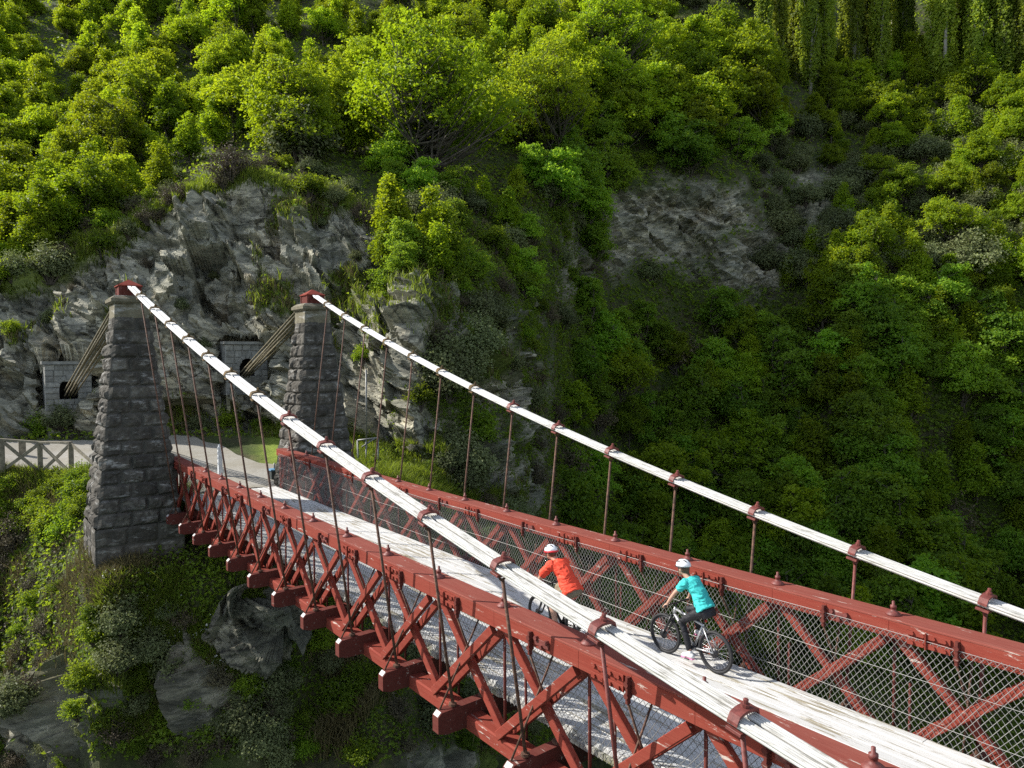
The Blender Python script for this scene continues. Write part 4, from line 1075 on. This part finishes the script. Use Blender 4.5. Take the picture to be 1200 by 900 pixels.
for u, v, s, k, lb in ((40, 502, .72, 'briar', 'glossy dark green bush at the cliff foot left of the near stone chamber'), (22, 398, .45, 'briar', 'small yellow green bush in the cliff face above the left stone chamber'),
                       (70, 498, .55, 'grey', 'low dark bush at the cliff foot just under the near stone chamber'), (262, 497, .62, 'briar', 'leafy bush at the cliff foot below the rear stone chamber'),
                       (232, 500, .40, 'grey', 'small dark shrub at the cliff foot between the bridge hangers'), (300, 500, .5, 'briar', 'green bush at the cliff foot beside the rear tower'),
                       (430, 425, .5, 'briar', 'yellow green tuft growing high on the sunlit rock right of the rear tower'), (492, 482, .62, 'briar', 'mossy yellow cushion plant on the rock ledge behind the far cable'),
                       (530, 465, .75, 'briar', 'deep green bush beside the mossy ledge on the spur'), (500, 556, .55, 'briar', 'bright bush behind the far chord at the rock foot'), (545, 572, .8, 'grey', 'white flecked bush behind the far chord below the dark spur'), (600, 588, .6, 'briar', 'dark bush behind the far chord at the gully mouth')):
    plant(k, u, v, s, lb)
# bank under the fence and below the bridge
scatter(['briar'], 16, (-20, 104), (568, 640), (.38, .62), 'sunlit yellow green bush on the bank directly under the fence', 'bushes on the bank under the fence', 17)
scatter(['briar', 'dry', 'dry', 'grey'], 46, (-20, 350), (655, 900), (.25, .55), {'briar': 'leafy bush on the shaded bank below the near tower', 'grey': 'grey shrub on the shaded bank below the near tower', 'dry': 'brown twiggy shrub on the shaded bank below the near tower'},
        {'briar': 'bushes on the bank below the near tower', 'grey': 'shrubs on the bank below the near tower', 'dry': 'twiggy shrubs on the bank below the near tower'}, 26, lambda u, v: not (100 < u < 235 and v < 715) and not (205 < u < 350 and v < 800))
scatter(['briar', 'dry', 'grey'], 34, (280, 640), (700, 900), (.3, .65), {'briar': 'green bush in the gorge seen beneath the bridge', 'dry': 'brown twiggy shrub in the gorge seen beneath the bridge', 'grey': 'grey green shrub in the gorge seen beneath the bridge'},
        {'briar': 'bushes beneath the bridge', 'dry': 'twiggy shrubs beneath the bridge', 'grey': 'grey shrubs beneath the bridge'}, 26, lambda u, v: not (u < 350 and v < 800) and T(u, v)[0]/S < 6.5)
plant('dry', 20, 640, .8, 'tangle of bare grey twigs on the bank at the left border', var=1)

# boulder below the bridge
def boulder():
    c = np.array(T(272, 748)); r = np.random.default_rng(5)
    n, m = 220, 150; th = np.linspace(0, 2*np.pi, n, endpoint=False); ph = np.linspace(.02, np.pi-.02, m)
    TH, PH = np.meshgrid(th, ph); d = np.stack([np.sin(PH)*np.cos(TH), np.sin(PH)*np.sin(TH), np.cos(PH)], -1).reshape(-1, 3)
    tl = np.array(Matrix.Rotation(.62, 3, 'X') @ Matrix.Rotation(-.45, 3, 'Y') @ Matrix.Rotation(.5, 3, 'Z'))
    P = (d*np.array([2.9, 1.7, 2.0]))@tl.T; q = (P+c)@rotm.T
    h = facets(q*np.array([.30, .30, .75]), 51, 1.3)*1.15+facets(q*np.array([.9, .9, 2.4]), 61, 1.1)*.34+facets(q*np.array([2.4, 2.4, 7.]), 65, 1.)*.10+fbm(q*.5, 4, 71)*.35
    P = P+d*h[:, None]
    ix = np.arange(n*m).reshape(m, n); nx = np.roll(ix, -1, 1)
    Fq = np.stack([ix[:-1], ix[1:], nx[1:], nx[:-1]], -1).reshape(-1, 4)
    e = link('boulder', np_mesh('boulder', P, Fq, 'boulder_rock')); e.location = c+np.array([-.9, .6, -.75])
    tag(e, 'large grey schist boulder on the bank below the near truss, with one sunlit face', 'boulder')
boulder()
for u, v, k_, sc_ in ((215, 725, 'dry', .45), (232, 765, 'briar', .36), (255, 800, 'dry', .5), (290, 808, 'briar', .42), (330, 792, 'briar', .4), (346, 752, 'grey', .35), (205, 790, 'grey', .45)):
    plant(k_, u, v, sc_, {'dry': 'brown twiggy shrub growing round the foot of the grey boulder', 'briar': 'leafy bush growing round the foot of the grey boulder', 'grey': 'grey shrub growing round the foot of the grey boulder'}[k_], {'dry': 'twiggy shrubs at the boulder', 'briar': 'bushes at the boulder', 'grey': 'grey shrubs at the boulder'}[k_])

# ground cover, grass, flowers: nobody could count these
def ground_points(n, ur, vr, wfun):
    r = rng; jj = np.where((GU >= ur[0]) & (GU <= ur[1]))[0]; out = []
    while sum(map(len, out)) < n:
        u = ur[0]+(ur[1]-ur[0])*r.random(n); v = vr[0]+(vr[1]-vr[0])*r.random(n)
        j = np.clip(np.searchsorted(GU, u), 1, NU-2)
        # rows by binary search on the monotone column
        i = np.array([np.searchsorted(-GV[:, jj_], -vv) for jj_, vv in zip(j, v)]); i = np.clip(i, 1, NV-2)
        k = r.random(n) < wfun(i, j)
        out.append(np.stack([i[k], j[k]], 1))
        if len(out) > 40: break
    a = np.concatenate(out)[:n]; i, j = a[:, 0], a[:, 1]
    f1_, f2_ = r.random(len(a))[:, None], r.random(len(a))[:, None]
    P = G[i, j]*(1-f1_)+G[i+1, j]*f1_+(G[i, j+1]-G[i, j])*f2_
    return P, NG[i, j], i, j
in_frame_r = GR
def cover(name, n, ur, vr, wf, size, hmax, mat, label):
    P, nn, i, j = ground_points(n, ur, vr, wf); m = len(P); up = unit(nn*.5+np.array([0, 0, .7]))
    lump = np.clip(fbm(P*.55, 3, 91)+.35, 0, 1.2)
    sc = np.clip(GR[i, j]/20, .7, 2.4)
    P = P+up*((rng.random(m)**1.3)*hmax*lump*sc)[:, None]
    N_ = unit(up+rng.normal(size=(m, 3))*.6)
    tin = np.clip(.25+.5*(fbm(P*.3, 3, 95)+.5)+.4*(rng.random(m)-.5), 0, 1)
    o = link(name, leaf_mesh(name, P, N_, size*sc*(.6+.8*rng.random(m)), .75, tin, mat, rng)); tag(o, label, kind='stuff')
veg = lambda i, j: (1-rockm[i, j])**2*(1-road_m[i, j])*np.where((GU[j] > 195) & (GU[j] < 345) & (GS[i] > 2.7) & (GS[i] < 3.9), 0, 1)
cover('undergrowth', 170000, (-100, 1280), (-60, 900), veg, .17, .75, 'cover_leaf', 'low leafy undergrowth covering the ground of the whole hillside')
cover('spur_undergrowth', 46000, (430, 690), (235, 660), lambda i, j: np.where(GU[j] < 505, (1-rockm[i, j])**2, .25+.75*(1-rockm[i, j])), .12, 1.1, 'cover_leaf', 'leafy low growth matting the dark spur behind the far cable')
cover('dry_undergrowth', 26000, (-60, 700), (180, 900), lambda i, j: veg(i, j)*smooth01(nz[i, j], -.1, .3), .12, .55, 'dry_leaf', 'brown dry undergrowth in patches on the bank and spur')
def blades(name, n, ur, vr, wf, h0, h1, mat, label, wid=.022):
    P, nn, i, j = ground_points(n, ur, vr, wf); m = len(P); sc = np.clip(GR[i, j]/20, .7, 2.2)
    h = (h0+(h1-h0)*rng.random(m))*np.clip(.5+fbm(P*.7, 3, 33)+.4, .35, 1.3); a = rng.random(m)*6.283; w_ = np.stack([np.cos(a), np.sin(a), 0*a], 1)*(wid*sc)[:, None]
    lean = rng.normal(size=(m, 3))*.38; lean[:, 2] = 0; tip = P+(np.array([0, 0, 1.])+lean)*h[:, None]; mid = P+(np.array([0, 0, 1.])+lean*.4)*(h*.55)[:, None]
    V = np.stack([P-w_, P+w_, mid+w_*.8, tip, mid-w_*.8], 1).reshape(-1, 3)
    b = np.arange(m)*5; F1 = np.stack([b, b+1, b+2, b+4], 1); F2 = np.stack([b+4, b+2, b+3, b+3], 1)
    me = bpy.data.meshes.new(name); k = np.arange(m)*5
    Ft = np.concatenate([np.stack([k, k+1, k+2], 1), np.stack([k, k+2, k+4], 1), np.stack([k+4, k+2, k+3], 1)])
    tin = np.tile(np.clip(rng.random(m), 0, 1), 3)
    tag(link(name, np_mesh(name, V, Ft, mat, {'tint': ('FACE', tin)})), label, kind='stuff')
blades('grass', 60000, (-60, 650), (190, 620), lambda i, j: np.clip(grassy[i, j]-road_m[i, j]*2, 0, 1)**1.2, .25, .75, 'grass_blade', 'bright green grass on the cliff rims and beside the road')
blades('bank_grass', 18000, (112, 330), (690, 880), lambda i, j: (1-rockm[i, j])*smooth01(nz2[i, j], -.25, .2), .25, .7, 'grass_blade', 'long green grass on the bank below the near tower')
blades('dry_grass', 30000, (-40, 660), (230, 900), lambda i, j: veg(i, j)*smooth01(nz2[i, j], 0, .4)*.8, .3, .8, 'dry_grass', 'straw coloured grass tufts on the banks')
P, nn, i, j = ground_points(620, (120, 290), (690, 800), lambda i, j: smooth01(nz2[i, j], -.2, .4)*(1-rockm[i, j])); m = len(P)
P = P+np.array([0, 0, 1.])*(.12+.35*rng.random(m))[:, None]
tag(link('flowers', leaf_mesh('flowers', P, unit(np.array([.3, -.4, 1.])+rng.normal(size=(m, 3))*.4), .055+.05*rng.random(m), .9, rng.random(m), 'flower', rng)), 'tiny white flowers scattered on the bank below the near tower', kind='stuff')

# ------------------------------------------------------------------ bicycles (metres, forward = +x of the bike, up = z)
WR = .342
def bicycle(loc, name_label, frame_mat, accent, steer=0.):
    root = empty('bicycle', loc, name_label, 'bicycle', 'bicycles on the bridge'); root.rotation_euler = (0, 0, math.pi)
    def put(mb, nm, mat, par=None, smooth=True):
        o = link(nm, mb.mesh(nm, mat, scale=1., smooth=smooth), par or root); return o
    WB = 1.07; RH = np.array([0, 0, WR]); FHb = np.array([WB, 0, WR]); BB = np.array([.43, 0, .30])
    ST = np.array([.245, 0, .74]); HT = np.array([.835, 0, .86]); HB = np.array([.872, 0, .745]); SD = np.array([.20, 0, .90])
    for c, nm in ((RH, 'rear_wheel'), (FHb, 'front_wheel')):
        m = MB(); m.ring(c, WR-.026, .027, (0, 1, 0), 48, 8); wh = put(m, nm, 'black_rubber')
        m = MB(); m.ring(c, WR-.062, .012, (0, 1, 0), 48, 6); put(m, 'rim', 'rim_metal', wh)
        m = MB()
        for k in range(24):
            a = 2*math.pi*k/24; e = c+np.array([math.cos(a), 0, math.sin(a)])*(WR-.065); h = c+np.array([math.cos(a+(.9 if k % 2 else -.9)), 0, math.sin(a+(.9 if k % 2 else -.9))])*.025+np.array([0, .028 if k % 4 < 2 else -.028, 0])
            m.tube([h, e], .0022, 4, False)
        put(m, 'spokes', 'bike_silver', wh)
        m = MB(); m.tube([c-np.array([0, .055, 0]), c+np.array([0, .055, 0])], .022, 10); m.lathe(c+np.array([0, .045, 0]), [(.08, -.002), (.08, .002)], 20, axis=(0, 1, 0)); put(m, 'hub', 'rim_metal', wh)
    m = MB()
    for a, b, r in ((BB, ST, .019), (HB+(BB-HB)*.02, BB, .026), (HT+np.array([.008, 0, -.03]), ST+np.array([0, 0, -.03]), .021), (HT, HB, .026)): m.tube([a, b], r, 10)
    fr = put(m, 'frame', frame_mat)
    m = MB()
    for s in (-1, 1):
        o = np.array([0, s*.06, 0]); m.tube([BB+o*.6, RH+o], .013, 8); m.tube([ST+o*.35+np.array([0, 0, -.04]), ST*.4+RH*.6+o*1.0, RH+o], .011, 8)
    put(m, 'rear_stays', accent, fr)
    m = MB()
    for s in (-1, 1): m.tube([HB+np.array([.01, s*.055, -.03]), (HB+FHb)/2+np.array([.0, s*.058, -.02]), FHb+np.array([0, s*.058, 0])], [.022, .021, .014], 8)
    m.tube([HB+np.array([.01, -.075, -.03]), HB+np.array([.01, .075, -.03])], .022, 8); put(m, 'fork', 'bike_black')
    m = MB(); st = np.array([.835, 0, .93]); m.tube([HT, HT+np.array([-.012, 0, .06]), st], .018, 8)
    pts = [st+np.array([-.06, -.34, .03]), st+np.array([-.03, -.2, .025]), st, st+np.array([-.03, .2, .025]), st+np.array([-.06, .34, .03])]; m.tube(pts, .014, 8)
    hb = put(m, 'handlebar', 'bike_black')
    for s in (-1, 1):
        m = MB(); m.tube([st+np.array([-.04, s*.23, .027]), st+np.array([-.062, s*.345, .031])], .019, 8); put(m, 'grip', 'black_rubber', hb)
        m = MB(); m.tube([st+np.array([.0, s*.20, .01]), st+np.array([.03, s*.27, -.01])], .008, 6); put(m, 'brake_lever', 'bike_silver', hb)
    m = MB(); m.tube([ST, SD], .015, 8); sp = put(m, 'seat_post', 'bike_black')
    m = MB(); m.tube([SD+np.array([-.12, 0, .035]), SD+np.array([-.04, 0, .04]), SD+np.array([.06, 0, .035]), SD+np.array([.15, 0, .025])], [.055, .072, .035, .018], 12, sy=.5); put(m, 'saddle', 'bike_black')
    m = MB(); m.lathe(BB+np.array([0, .0, 0]), [(.03, -.06), (.03, .06)], 12, axis=(0, 1, 0)); m.lathe(BB, [(.078, -.055), (.082, -.052), (.078, -.049)], 24, axis=(0, 1, 0))
    for s, dn in ((1, 1), (-1, -1)):
        e = BB+np.array([.03*dn, s*.085, -.17*dn]); m.tube([BB+np.array([0, s*.07, 0]), e], .012, 8)
    ck = put(m, 'crankset', 'bike_black')
    for s, dn in ((1, 1), (-1, -1)):
        e = BB+np.array([.03*dn, s*.085, -.17*dn]); m = MB(); m.box(e+np.array([0, s*.05, 0]), (.09, .085, .018), bev=.004); put(m, 'pedal', 'rim_metal', ck, False)
    m = MB()
    for k in range(5): m.lathe(RH+np.array([0, -.030-.006*k, 0]), [(.055-.008*k, -.002), (.055-.008*k, .002)], 18, axis=(0, 1, 0))
    m.tube([RH+np.array([0, -.045, .05]), BB+np.array([0, -.05, .08])], .006, 5); m.tube([RH+np.array([.02, -.045, -.09]), BB+np.array([0, -.05, -.08])], .006, 5)
    m.tube([RH+np.array([.01, -.05, -.03]), RH+np.array([.03, -.05, -.11])], .014, 6); put(m, 'drivetrain', 'chain_brass')
    m = MB(); m.tube([BB*.45+HB*.55+np.array([0, 0, .06]), BB*.65+HB*.35+np.array([0, 0, .075])], .034, 10); put(m, 'water_bottle', accent)
    if frame_mat == 'bike_silver':
        m = MB(); m.ball(ST+np.array([-.05, 0, .06]), .022, .016, .025); put(m, 'rear_light', 'bike_red')
    return root

# ------------------------------------------------------------------ people: one continuous body by voxel union of tapered limbs
def voxel(mb, name, mat, parent, vox=.011, smooth=4, wrinkle=0.):
    o = link(name, mb.mesh(name, mat, scale=1., smooth=True), None)
    md = o.modifiers.new('r', 'REMESH'); md.mode = 'VOXEL'; md.voxel_size = vox
    sm = o.modifiers.new('s', 'SMOOTH'); sm.factor = .5; sm.iterations = smooth
    bpy.context.view_layer.update(); dg = bpy.context.evaluated_depsgraph_get()
    me = bpy.data.meshes.new_from_object(o.evaluated_get(dg)); bpy.data.objects.remove(o)
    if wrinkle:
        n_ = len(me.vertices); co = np.zeros(n_*3, np.float32); me.vertices.foreach_get('co', co); co = co.reshape(-1, 3).astype(float)
        no = np.zeros(n_*3, np.float32); me.vertices.foreach_get('normal', no); no = no.reshape(-1, 3)
        w_ = np.abs(fbm(co*np.array([9, 6, 14])+fbm(co*4, 2, 3)[:, None]*1.2, 3, 41)); co = co+no*((.35-w_)*wrinkle)[:, None]
        me.vertices.foreach_set('co', co.astype(np.float32).ravel()); me.update()
    me.name = name; me.materials.clear(); me.materials.append(MAT[mat]); me.polygons.foreach_set('use_smooth', [True]*len(me.polygons)); me.polygons.foreach_set('material_index', [0]*len(me.polygons))
    return link(name, me, parent)
def A(*p): return np.array(p, float)
def ell(mb, pts, ra, rb, n=16):
    """tapered torso-like tube: ra across (y), rb fore and aft"""
    pts = [np.array(p, float) for p in pts]; vs = []; k = len(pts)
    for i in range(k):
        d = unit(pts[min(i+1, k-1)]-pts[max(i-1, 0)]); a = A(0, 1, 0); b = np.cross(d, a)
        for q in range(n):
            th = 2*math.pi*q/n; vs.append(pts[i]+a*math.cos(th)*ra[i]+b*math.sin(th)*rb[i])
    fs = [(i*n+q, i*n+(q+1) % n, (i+1)*n+(q+1) % n, (i+1)*n+q) for i in range(k-1) for q in range(n)]+[tuple(range(n-1, -1, -1)), tuple((k-1)*n+q for q in range(n))]
    mb.add(vs, fs)
def limb(mb, pts, rs, n=12):
    mb.tube(pts, rs, n)
    for p, r in zip(pts, rs): mb.ball(np.array(p, float), r, r, r, 10, 7)
def rider(loc, label, P):
    root = empty('person', loc, label, 'person', 'cyclists crossing the bridge'); root.rotation_euler = (0, 0, math.pi)
    hip = A(*P['hip']); neck = A(*P['neck']); head = A(*P['head']); k = P['k']      # k: build
    mid = (hip+neck)/2+A(-.035, 0, .02); sw = P['sh']; up = unit(neck-hip)
    sh = {s: neck-up*.055+A(.0, s*sw, -.015) for s in (1, -1)}
    body = MB()
    ell(body, [hip-up*.10, hip, mid, neck-up*.10, neck-up*.02], [.12*k, .165*k, .135*k, .175*k, .10*k], [.10*k, .125*k, .10*k, .115*k, .06*k])
    limb(body, [neck-up*.04, head-A(.02, 0, .06)], [.058, .052])
    R = np.array(Matrix.Rotation(P.get('nod', .25), 3, 'Y'))
    body.ball(head, .098, .078, .118, 16, 12, R=R)
    fwd = R@A(1, 0, 0); dn = R@A(0, 0, -1)
    body.ball(head+fwd*.07+dn*.07, .045, .05, .05); body.ball(head+fwd*.102+dn*.025, .018, .014, .022)       # jaw, nose
    for s in (1, -1): body.ball(head+A(0, s*.08, 0)+dn*.015, .02, .012, .032)
    hands = {}
    for s in (1, -1):
        el, ha = A(*P['elbow']), A(*P['hand']); el[1] *= s; ha[1] *= s
        limb(body, [sh[s], (sh[s]+el)/2, el, (el+ha)/2+A(0, 0, .005), ha], [.052*k, .047*k, .040*k, .038*k, .027])
        d = unit(ha-el); g = ha+d*.045
        body.ball(g, .045, .022, .035)
        for f in range(4):                                   # fingers closed over the grip
            b = g+d*.03+A(0, s*(-.030+.020*f), .012); ln = (.9, 1, .95, .78)[f]
            body.tube([b, b+A(.030, 0, .004)*ln, b+A(.038, 0, -.024)*ln, b+A(.016, 0, -.042)*ln], [.0105, .010, .0095, .008], 7)
        body.tube([g+A(0, -s*.03, 0), g+A(.02, -s*.045, -.016), g+A(.04, -s*.03, -.03)], [.012, .011, .009], 7)
        hands[s] = g
    legs = {}
    for s, nm in ((1, 'L'), (-1, 'R')):
        kn, an, toe = A(*P['knee'+nm]), A(*P['ankle'+nm]), A(*P['toe'+nm])
        hj = hip+A(.0, s*.085, -.03); legs[s] = (hj, kn, an, toe)
        limb(body, [hj, hj*.5+kn*.5+A(0, 0, .008), kn, kn*.6+an*.4+A(-.02, 0, 0), an], [.092*k, .078*k, .058*k, .056*k, .036])
        limb(body, [an+A(-.03, 0, -.05), toe], [.04, .032])
    bo = voxel(body, 'body', 'skin', root, .0095, 3)
    # shirt
    m = MB(); e = .014
    ell(m, [hip-up*P.get('hem', .06), hip+up*.05, mid, neck-up*.10, neck-up*.035, neck-up*.005], [.178*k+e+.016, .165*k+e+.01, .128*k+e, .172*k+e, .125*k+e, .072*k], [.138*k+e+.018, .125*k+e+.008, .112*k+e, .118*k+e, .08*k+e, .065*k])
    for s in (1, -1):
        el = A(*P['elbow']); el[1] *= s; t = P['sleeve']
        limb(m, [sh[s]+A(0, -s*.02, 0), sh[s]*(1-t)+el*t], [.066*k+e, .056*k+e+.006])
    voxel(m, 'shirt', P['shirt'], root, .0085, 4, .035)
    # trousers
    m = MB(); e2 = P['loose']
    ell(m, [hip-up*.13-A(0, 0, .02), hip-up*.06, hip-up*.01], [.135*k+e2, .168*k+e2, .160*k+e2], [.115*k+e2, .13*k+e2, .12*k+e2])
    for s in (1, -1):
        hj, kn, an, toe = legs[s]
        if P['long']: limb(m, [hj, hj*.5+kn*.5+A(0, 0, .008), kn, kn*.6+an*.4+A(-.02, 0, 0), an*.88+kn*.12], [.094*k+e2, .079*k+e2, .059*k+e2, .057*k+e2, .040+e2])
        else: limb(m, [hj, hj*.5+kn*.5+A(0, 0, .008), kn*.93+hj*.07], [.096*k+e2, .086*k+e2, .078*k+e2])
    voxel(m, 'trousers' if P['long'] else 'shorts', P['pants'], root, .0095, 4, .018)
    for s in (1, -1):
        hj, kn, an, toe = legs[s]; m = MB()
        limb(m, [an+A(-.045, 0, -.052), an*.5+toe*.5+A(0, 0, -.02), toe], [.047, .046, .038]); limb(m, [an+A(0, 0, .0), an+A(-.01, 0, -.03)], [.044, .046])
        so = voxel(m, 'shoe', P['shoe'], root, .009, 3)
        m = MB(); m.bar(an+A(-.075, 0, -.098), toe+A(.03, 0, -.034), .075, .018, bev=.006); link('sole', m.mesh('sole', P['sole'], scale=1.), so)
    # helmet: shell with dark vents
    R2 = np.array(Matrix.Rotation(P.get('nod', .25)-.12, 3, 'Y')); hc = head+R2@A(-.012, 0, .045)
    m = MB(); n, q = 28, 9; vs = []
    for i in range(q+1):
        ph = 1.62*i/q
        for j in range(n):
            th = 2*math.pi*j/n; r = 1+.03*math.cos(6*th)*math.sin(ph)**2
            vs.append(hc+R2@A(.142*math.sin(ph)*math.cos(th)*r, .108*math.sin(ph)*math.sin(th)*r, .108*math.cos(ph)))
    m.add(vs, [(i*n+j, (i+1)*n+j, (i+1)*n+(j+1) % n, i*n+(j+1) % n) for i in range(q) for j in range(n)])
    hm = link('helmet', m.mesh('helmet', P['helmet'], scale=1., smooth=True), root)
    sd = hm.modifiers.new('solid', 'SOLIDIFY'); sd.thickness = .018; sd.offset = -1
    for k_ in range(5):
        th0 = (-.95+.475*k_); m = MB(); pts = []
        for t in np.linspace(-1.05, 1.05, 9):
            pts.append(hc+R2@(A(.144*math.sin(t), .110*math.sin(th0)*math.cos(t)*.9, .1105*math.cos(t)*math.cos(th0*.75)+.0005)))
        pts = pts[1:4] if k_ % 2 else pts[4:8]
        m.tube(pts, [.009, .013, .009] if len(pts) == 3 else [.008, .013, .012, .007], 8, sy=.7); link('vent', m.mesh('vent', 'black_vent', scale=1., smooth=True), hm)
    m = MB(); m.tube([hc+R2@A(.146*math.cos(t), .112*math.sin(t), -.012) for t in np.linspace(-2.2, 2.2, 22)] if P['trim'] == 'yellow_trim' else [hc+R2@A(.144*math.cos(t), .111*math.sin(t), -.018) for t in np.linspace(.9, 5.4, 26)], .009 if P['trim'] == 'yellow_trim' else .016, 6)
    link('helmet_rim', m.mesh('helmet_rim', 'black_vent' if P['trim'] == 'yellow_trim' else P['trim'], scale=1., smooth=True), hm)
    m = MB()
    for s in (1, -1): m.tube([hc+R2@A(.03, s*.098, -.02), head+A(.055, s*.055, -.10), head+A(.06, 0, -.125)], .006, 5)
    link('strap', m.mesh('strap', 'black_vent', scale=1., smooth=True), hm)
    m = MB(); m.ball(head+R@A(-.035, 0, -.01), .085, .082, .085, 14, 10)
    if P.get('tail'): limb(m, [head+A(-.10, 0, -.03), head+A(-.12, 0, -.10), head+A(-.10, 0, -.16)], [.025, .024, .012])
    voxel(m, 'hair', 'hair', root, .009, 2)
    return root

ZD = .276*S
def at(x, y): return (x*S, y*S, ZD)
WX, WY = 12.15, .69
bicycle(at(WX, WY), 'black and silver mountain bike ridden by the woman in the teal top', 'bike_silver', 'bike_silver')
rider(at(WX, WY), 'woman cyclist in teal top, black leggings and white helmet, riding nearest the viewer', dict(
    hip=(.20, 0, 1.00), neck=(.55, 0, 1.435), head=(.665, .01, 1.575), sh=.155, k=.90, elbow=(.66, .225, 1.19), hand=(.775, .275, .995), nod=.20,
    kneeL=(.615, .11, .70), ankleL=(.43, .115, .235), toeL=(.56, .12, .16), kneeR=(.64, -.11, .86), ankleR=(.37, -.115, .56), toeR=(.49, -.12, .505),
    shirt='teal_shirt', sleeve=.42, pants='black_tights', loose=.006, long=True, shoe='white_shoe', sole='pink_trim', helmet='white_helmet', trim='yellow_trim', tail=True, hem=.015))
MX, MY = 10.98, .12
bicycle(at(MX, MY), 'dark mountain bike ridden by the man in the orange shirt, half hidden by the cable', 'bike_black', 'bike_black')
rider(at(MX, MY), 'man cyclist in bright orange T-shirt, khaki shorts and white red helmet, riding ahead', dict(
    hip=(.18, 0, 1.01), neck=(.58, 0, 1.435), head=(.71, .02, 1.555), sh=.185, k=1.06, elbow=(.70, .27, 1.16), hand=(.775, .285, .985), nod=.28,
    kneeL=(.62, .12, .71), ankleL=(.43, .12, .235), toeL=(.57, .125, .16), kneeR=(.65, -.12, .88), ankleR=(.37, -.12, .56), toeR=(.49, -.125, .505),
    shirt='orange_shirt', sleeve=.72, pants='khaki', loose=.022, long=False, shoe='dark_shoe', sole='dark_shoe', helmet='white_helmet', trim='red_trim', hem=.10))
SKY_STR, SUN_STR, EXPO, DENO = .15, 4.6, .74, False

# ------------------------------------------------------------------ light
w = bpy.data.worlds.new('World'); scene.world = w; w.use_nodes = True
nt = w.node_tree; nt.nodes.clear()
SUN = np.array([-.98, -.96, 1.0]); SUN /= np.linalg.norm(SUN)
el = math.asin(SUN[2]); az = math.atan2(SUN[0], SUN[1])
sky = nt.nodes.new('ShaderNodeTexSky'); sky.sky_type = 'NISHITA'; sky.sun_disc = False
sky.sun_elevation = el; sky.sun_rotation = az; sky.altitude = 300; sky.air_density = 1.; sky.dust_density = .6
bg = nt.nodes.new('ShaderNodeBackground'); bg.inputs[1].default_value = SKY_STR
wo = nt.nodes.new('ShaderNodeOutputWorld'); hs = nt.nodes.new('ShaderNodeHueSaturation'); hs.inputs['Saturation'].default_value = .62; nt.links.new(sky.outputs[0], hs.inputs['Color']); nt.links.new(hs.outputs[0], bg.inputs[0]); nt.links.new(bg.outputs[0], wo.inputs[0])
ld = bpy.data.lights.new('sun', 'SUN'); ld.energy = SUN_STR; ld.angle = math.radians(.5); ld.color = (1, .955, .88)
lo = bpy.data.objects.new('sun', ld); COL.objects.link(lo); lo.location = (0, 0, 60)
lo.rotation_euler = Vector(-SUN).to_track_quat('-Z', 'Y').to_euler()
scene.view_settings.view_transform = 'Standard'; scene.view_settings.look = 'None'
scene.view_settings.exposure = EXPO; scene.view_settings.gamma = 1; scene.view_settings.use_curve_mapping = False
scene.cycles.max_bounces = 6; scene.cycles.diffuse_bounces = 3; scene.cycles.glossy_bounces = 2; scene.cycles.transmission_bounces = 3
scene.cycles.transparent_max_bounces = 4; scene.cycles.caustics_reflective = False; scene.cycles.caustics_refractive = False
scene.cycles.use_denoising = DENO
